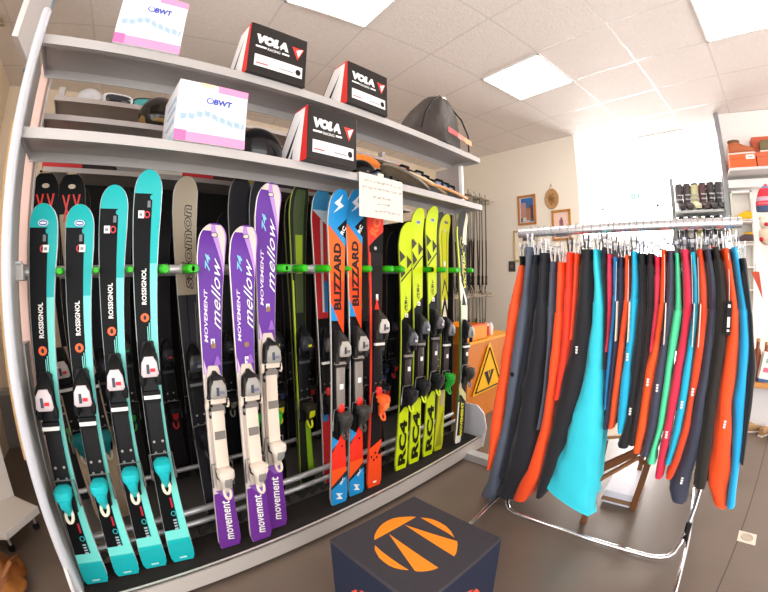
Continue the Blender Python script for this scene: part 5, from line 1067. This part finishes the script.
# bobble hat, plush toys, leather goods
t = tag(empty('knitted_hat', (4.16, -.80, 1.95)), 'red and blue patterned knitted hat hanging on the display wall', 'hat')
mb = MB(); PR = [(.115, 0, '4a5a7a'), (.118, .045, '4a5a7a'), (.118, .05, 'd84a5c'), (.115, .09, 'd84a5c'), (.112, .095, 'c9a8bc'), (.105, .13, 'c9a8bc'), (.10, .135, 'e03a4c'), (.085, .18, 'e03a4c'), (.065, .215, '8a94b8'), (.03, .24, 'e03a4c')]
for (r0, z0, c0), (r1, z1, c1) in zip(PR, PR[1:]): mb.rings([[(r0*.5*cos(2*pi*k/20), r0*sin(2*pi*k/20), z0) for k in range(20)], [(r1*.5*cos(2*pi*k/20), r1*sin(2*pi*k/20), z1) for k in range(20)]], mat(c0, .9, bump=.6, scale=120), cap=(r0 == .115 or r1 == .03))
mb.build('knit_body', t, smooth=50); mb = MB()
for k in range(10): mb.lathe([(.001, -.004), (.006, 0), (.001, .004)], mat('f2e8e4', .8), (-.056, -.09 + k*.02, .07), 6)
mb.build('pattern', t); blob('bobble', (0, 0, .245), (.018, .02, .016), mat('d8485c', .95, bump=.8, scale=80), t, wob=.05)
def plush(y, z, lbl, c1, c2, c3):
    t = tag(empty('plush_toy', (4.10, y, z)), lbl, 'plush toy'); blob('body', (0, 0, .09), (.055, .075, .09), mat(c1, .95, bump=.5), t, wob=.03); blob('head', (-.02, 0, .20), (.055, .065, .06), mat(c2, .95, bump=.5), t); blob('muzzle', (-.07, 0, .185), (.02, .028, .018), mat(c3, .9), t)
    for s_ in (-1, 1): blob('ear', (-.01, s_*.05, .25), (.014, .018, .02), mat(c1, .9), t, seg=12, rings_=8); blob('paw', (-.05, s_*.055, .05), (.03, .022, .022), mat(c3, .9), t, seg=12, rings_=8)
plush(-.755, 1.63, 'cream plush toy with a red cap hanging on the display wall', 'd8c8b0', 'e8dccb', 'c03040'); plush(-.88, 1.52, 'greyish plush toy beside the cream one', '8a8078', 'c9b8a4', '3a3434')
t = tag(empty('leather_pennant', (4.1, -.66, 1.14)), 'rust red leather pennant hanging beside the last trousers', 'pennant'); mb = MB(); mb.prism([(0, .06, .25), (0, -.02, .25), (0, -.06, .0)], (.012, 0, 0), mat('c04a30', .6)); mb.build('leather', t, smooth=0, bevel=.002); mb = MB(); mb.tube([(0, .02, .25), (.01, .02, .33)], .003, BLACK, 5); mb.build('cord', t)
for k, (x, y, h, c_, l_) in enumerate(((3.86, -.66, .34, '7c3c1c', 'tall brown leather flask on the wooden counter'), (3.95, -.76, .30, '8a4a24', 'second brown flask partly hidden on the wooden counter'), (3.98, -.88, .24, '3a3a3e', 'black can at the edge of the picture on the wooden counter'))):
    t = tag(empty('flask', (x, y, .44)), l_, 'flask'); mb = MB(); mb.lathe([(.04, 0), (.045, .02), (.045, h*.6), (.03, h*.78), (.018, h*.85), (.018, h)], mat(c_, .4), (0,0,0), 18); mb.build('body', t); mb = MB(); mb.lathe([(.02, h), (.02, h + .025), (.01, h + .03)], mat('b08a5c', .4), (0,0,0), 12); mb.build('cap', t)
t = tag(empty('product_carton', (3.78, -.735, .44)), 'white printed carton with a blue base leaning on the wooden counter', 'carton'); t.rotation_euler = (.12, .0, .2)
mb = MB(); mb.box((0, -.055, 0), (.06, .055, .26), mat('e6e4e0', .5)); mb.build('carton', t, smooth=0, bevel=.003); mb = MB(); mb.box((-.002, -.056, 0), (.061, .056, .03), mat('3a5a84', .5)); mb.box((-.002, -.03, .09), (0, .03, .13), mat('d86a80', .5)); mb.box((-.002, -.035, .17), (0, .02, .21), mat('8ab0a0', .5)); mb.build('print', t, smooth=0)
for k, (x, y, rz) in enumerate(((3.74, -.70, .4), (3.70, -.82, .9), (3.60, -.92, 1.8))): hiking(y, .0, ('tan shoe on the floor under the counter, nearest the trousers', 'tan shoe on the floor in the middle of three under the counter', 'tan shoe on the floor furthest under the counter')[k], 'a8845c', '7c5c3c', rz, 0, x=x, s_=.7, nm='low_shoe')
# ---- free-standing boot shelf further back
BS = tag(empty('boot_shelf', (5.6, -.13, 0)), 'dark metal shelf of ski boots standing before the bright window', 'shelf'); G2 = mat('77797a', .5, .3)
mb = MB()
for y in (.34, -.36): mb.box((-.2, y - .02, 0), (-.17, y + .02, 2.62), G2); mb.box((.17, y - .02, 0), (.2, y + .02, 2.62), G2)
mb.build('upright_frame', BS, smooth=0)
for z in (2.19, 1.82, 1.45, 1.08): mb = MB(); mb.box((-.2, -.36, z - .035), (.2, .34, z), mat('a9adae', .45, .2)); mb.build('shelf_board', BS, smooth=0, bevel=.003)
mb = MB(); mb.box((.19, -.36, .3), (.2, .34, 2.15), mat('3c4238', .6)); mb.build('back_sheet', BS, smooth=0)
bl = ['black ski boot, outermost on the top boot shelf', 'black ski boot second on the top boot shelf', 'white and olive ski boot third on the top boot shelf', 'dark ski boot with red trim fourth on the top boot shelf', 'dark ski boot fifth on the top boot shelf', 'dark ski boot last on the top boot shelf']
for k in range(6): ski_boot(5.55, .125 - k*.108 - .01, 2.205, ['3a3236', '3a3236', 'c9c4a4', '40363a', '3a3434', '34363a'][k], ['40383c', '40383c', 'b8b48c', '4c2c30', '3a3236', '3c3a3c'][k], bl[k], -pi/2 + .25, 'ski boots on the top boot shelf', 1.0)
bl = ['dark ski boot first on the second boot shelf', 'grey ski boot second on the second boot shelf', 'olive ski boot third on the second boot shelf', 'black ski boot fourth on the second boot shelf', 'dark ski boot last on the second boot shelf']
for k in range(5): ski_boot(5.55, .11 - k*.12, 1.832, ['2a2628', '8a8480', '8c8448', '222022', '2c2828'][k], ['2a2628', '77726e', 'a89a50', '2a2a2a', '303030'][k], bl[k], -pi/2, 'ski boots on the second boot shelf', .82)
for k, (c_, l_) in enumerate((('b9b6b4', 'white and grey ski boot on the third boot shelf'), ('77706c', 'grey ski boot in the middle of the third boot shelf'), ('d8402c', 'red and orange ski boot on the third boot shelf'))): ski_boot(5.55, .09 - k*.19, 1.462, c_, c_, l_, -pi/2, 'ski boots on the third boot shelf', .85)
# exit sign hanging in the bright room
t = tag(empty('exit_sign', (5.9, .75, 2.52)), 'small green and white emergency exit sign hanging in the bright doorway area', 'sign')
mb = MB(); mb.box((-.01, -.13, -.05), (.01, .13, .05), mat('f4f8f4', .4)); mb.build('panel', t, smooth=0, bevel=.003); mb = MB(); mb.box((-.012, -.03, -.038), (-.010, .10, .038), mat('7fd4b4', .4)); mb.box((-.013, .0, -.03), (-.012, .03, .03), WHITE); mb.prism([(-.0125, .05, -.01), (-.0125, .08, -.01), (-.0125, .065, .02)], (-.001, 0, 0), WHITE); mb.build('pictogram', t, smooth=0); mb = MB(); mb.tube([(0, 0, .05), (0, 0, .56)], .004, ALU, 6); mb.build('hanging_rod', t)

# ------------------------------------------------------------------ low left corner: white mobile base, bag, timber batten
t = tag(empty('display_trolley', (-.72, 2.15, 0)), 'white display base on casters with an upright panel beside the rack end', 'trolley')
mb = MB(); mb.prism([(.04, .22, .105), (.212, .04, .105), (.045, -.184, .105), (-.25, -.10, .105), (-.25, .30, .105)], (0, 0, .045), mat('e4ddd6', .45)); mb.build('base_board', t, smooth=0, bevel=.004)
mb = MB(); mb.prism([(.035, .225, .15), (.05, .21, .15), (-.25, .06, .15), (-.25, .08, .15)], (0, 0, 1.0), mat('d6cec8', .5)); mb.build('upright_panel', t, smooth=0, bevel=.003)
for x, y in ((.16, .05), (.03, -.13), (-.18, .2)): mb = MB(); mb.lathe([(.004, -.010), (.019, -.010), (.022, 0), (.019, .010), (.004, .010)], BLACK, (x, y, .022), 16, Matrix.Rotation(pi/2, 4, 'X')); mb.tube([(x, y, .04), (x, y, .105)], .008, ALU, 8); mb.build('caster', t)
t = tag(empty('leather_bag', (-.68, 1.72, 0)), 'crumpled tan brown leather bag on the floor at the rack end', 'bag')
blob('bag_body', (-.05, .02, .075), (.12, .14, .115), mat('7a4418', .55, bump=1, scale=12, mottle=.35), t, cut=-.75, wob=.26, seed=4, seg=48, rings_=26)
mb = MB(); mb.tube([(.04, -.12, .16), (.09, -.10, .21), (.10, 0, .17), (.09, .06, .05), (.02, .12, .012)], .012, mat('7c4a1e', .5), 8); mb.build('strap', t)
blob('flap', (.02, -.03, .05), (.07, .12, .05), mat('98602a', .55, bump=.8, scale=18), t, wob=.3, seed=9, cut=-1.0, seg=40, rings_=22)
mb = MB(); mb.box((-1.400, .118, .62), (-1.386, .140, 2.0), wood('c8a068', 'b08850')); mb.build('timber_batten', rack, smooth=0, bevel=.003)
for z in (.75, 1.85): mb = MB(); mb.box((-1.382, .11, z), (-1.29, .12, z + .04), ALU); mb.build('batten_bracket', rack, smooth=0)
# cable near the ceiling corner
t = tag(empty('cable_bundle', (-.86, 2.62, 3.07)), 'small bundle of cable at the ceiling corner beside the pale panel', 'cable'); mb = MB(); pts = [(.03*sin(k*1.7), .05*cos(k*1.1), -.015 - .012*abs(sin(k))) for k in range(12)]; mb.tube(pts, .008, mat('b09a84', .6), 6); mb.build('cable_loop', t)

# ------------------------------------------------------------------ light
def area(name, loc, rot, sx, sy, w, col=(1, 1, 1)):
    l = bpy.data.lights.new(name, 'AREA'); l.shape = 'RECTANGLE'; l.size = sx; l.size_y = sy; l.energy = w; l.color = col
    o = bpy.data.objects.new(name, l); COL.objects.link(o); o.location = loc; o.rotation_euler = rot; return o
area('camera_side_fill', (1.0, -4.3, 1.5), (radians(116), 0, 0), 7, 2.4, 130, (1, .98, .96))  # fill lamp added behind the camera, tilted up to brighten the ceiling
area('open_side_fill', (-2.9, -1.0, 1.7), (radians(112), 0, radians(-90)), 5, 2.4, 110, (1, .98, .96))  # second added fill, from the unseen open side, also angled upward
area('glazed_front_daylight', (8.8, 1.3, 1.5), (radians(100), 0, radians(90)), 4, 2.6, 230)
w = bpy.data.worlds.new('sky'); S.world = w; w.use_nodes = True
w.node_tree.nodes['Background'].inputs[0].default_value = (1, .98, .96, 1); w.node_tree.nodes['Background'].inputs[1].default_value = 1.15
S.view_settings.view_transform = 'Standard'; S.view_settings.look = 'None'; S.view_settings.gamma = 1; S.view_settings.exposure = .5
S.view_settings.use_curve_mapping = False
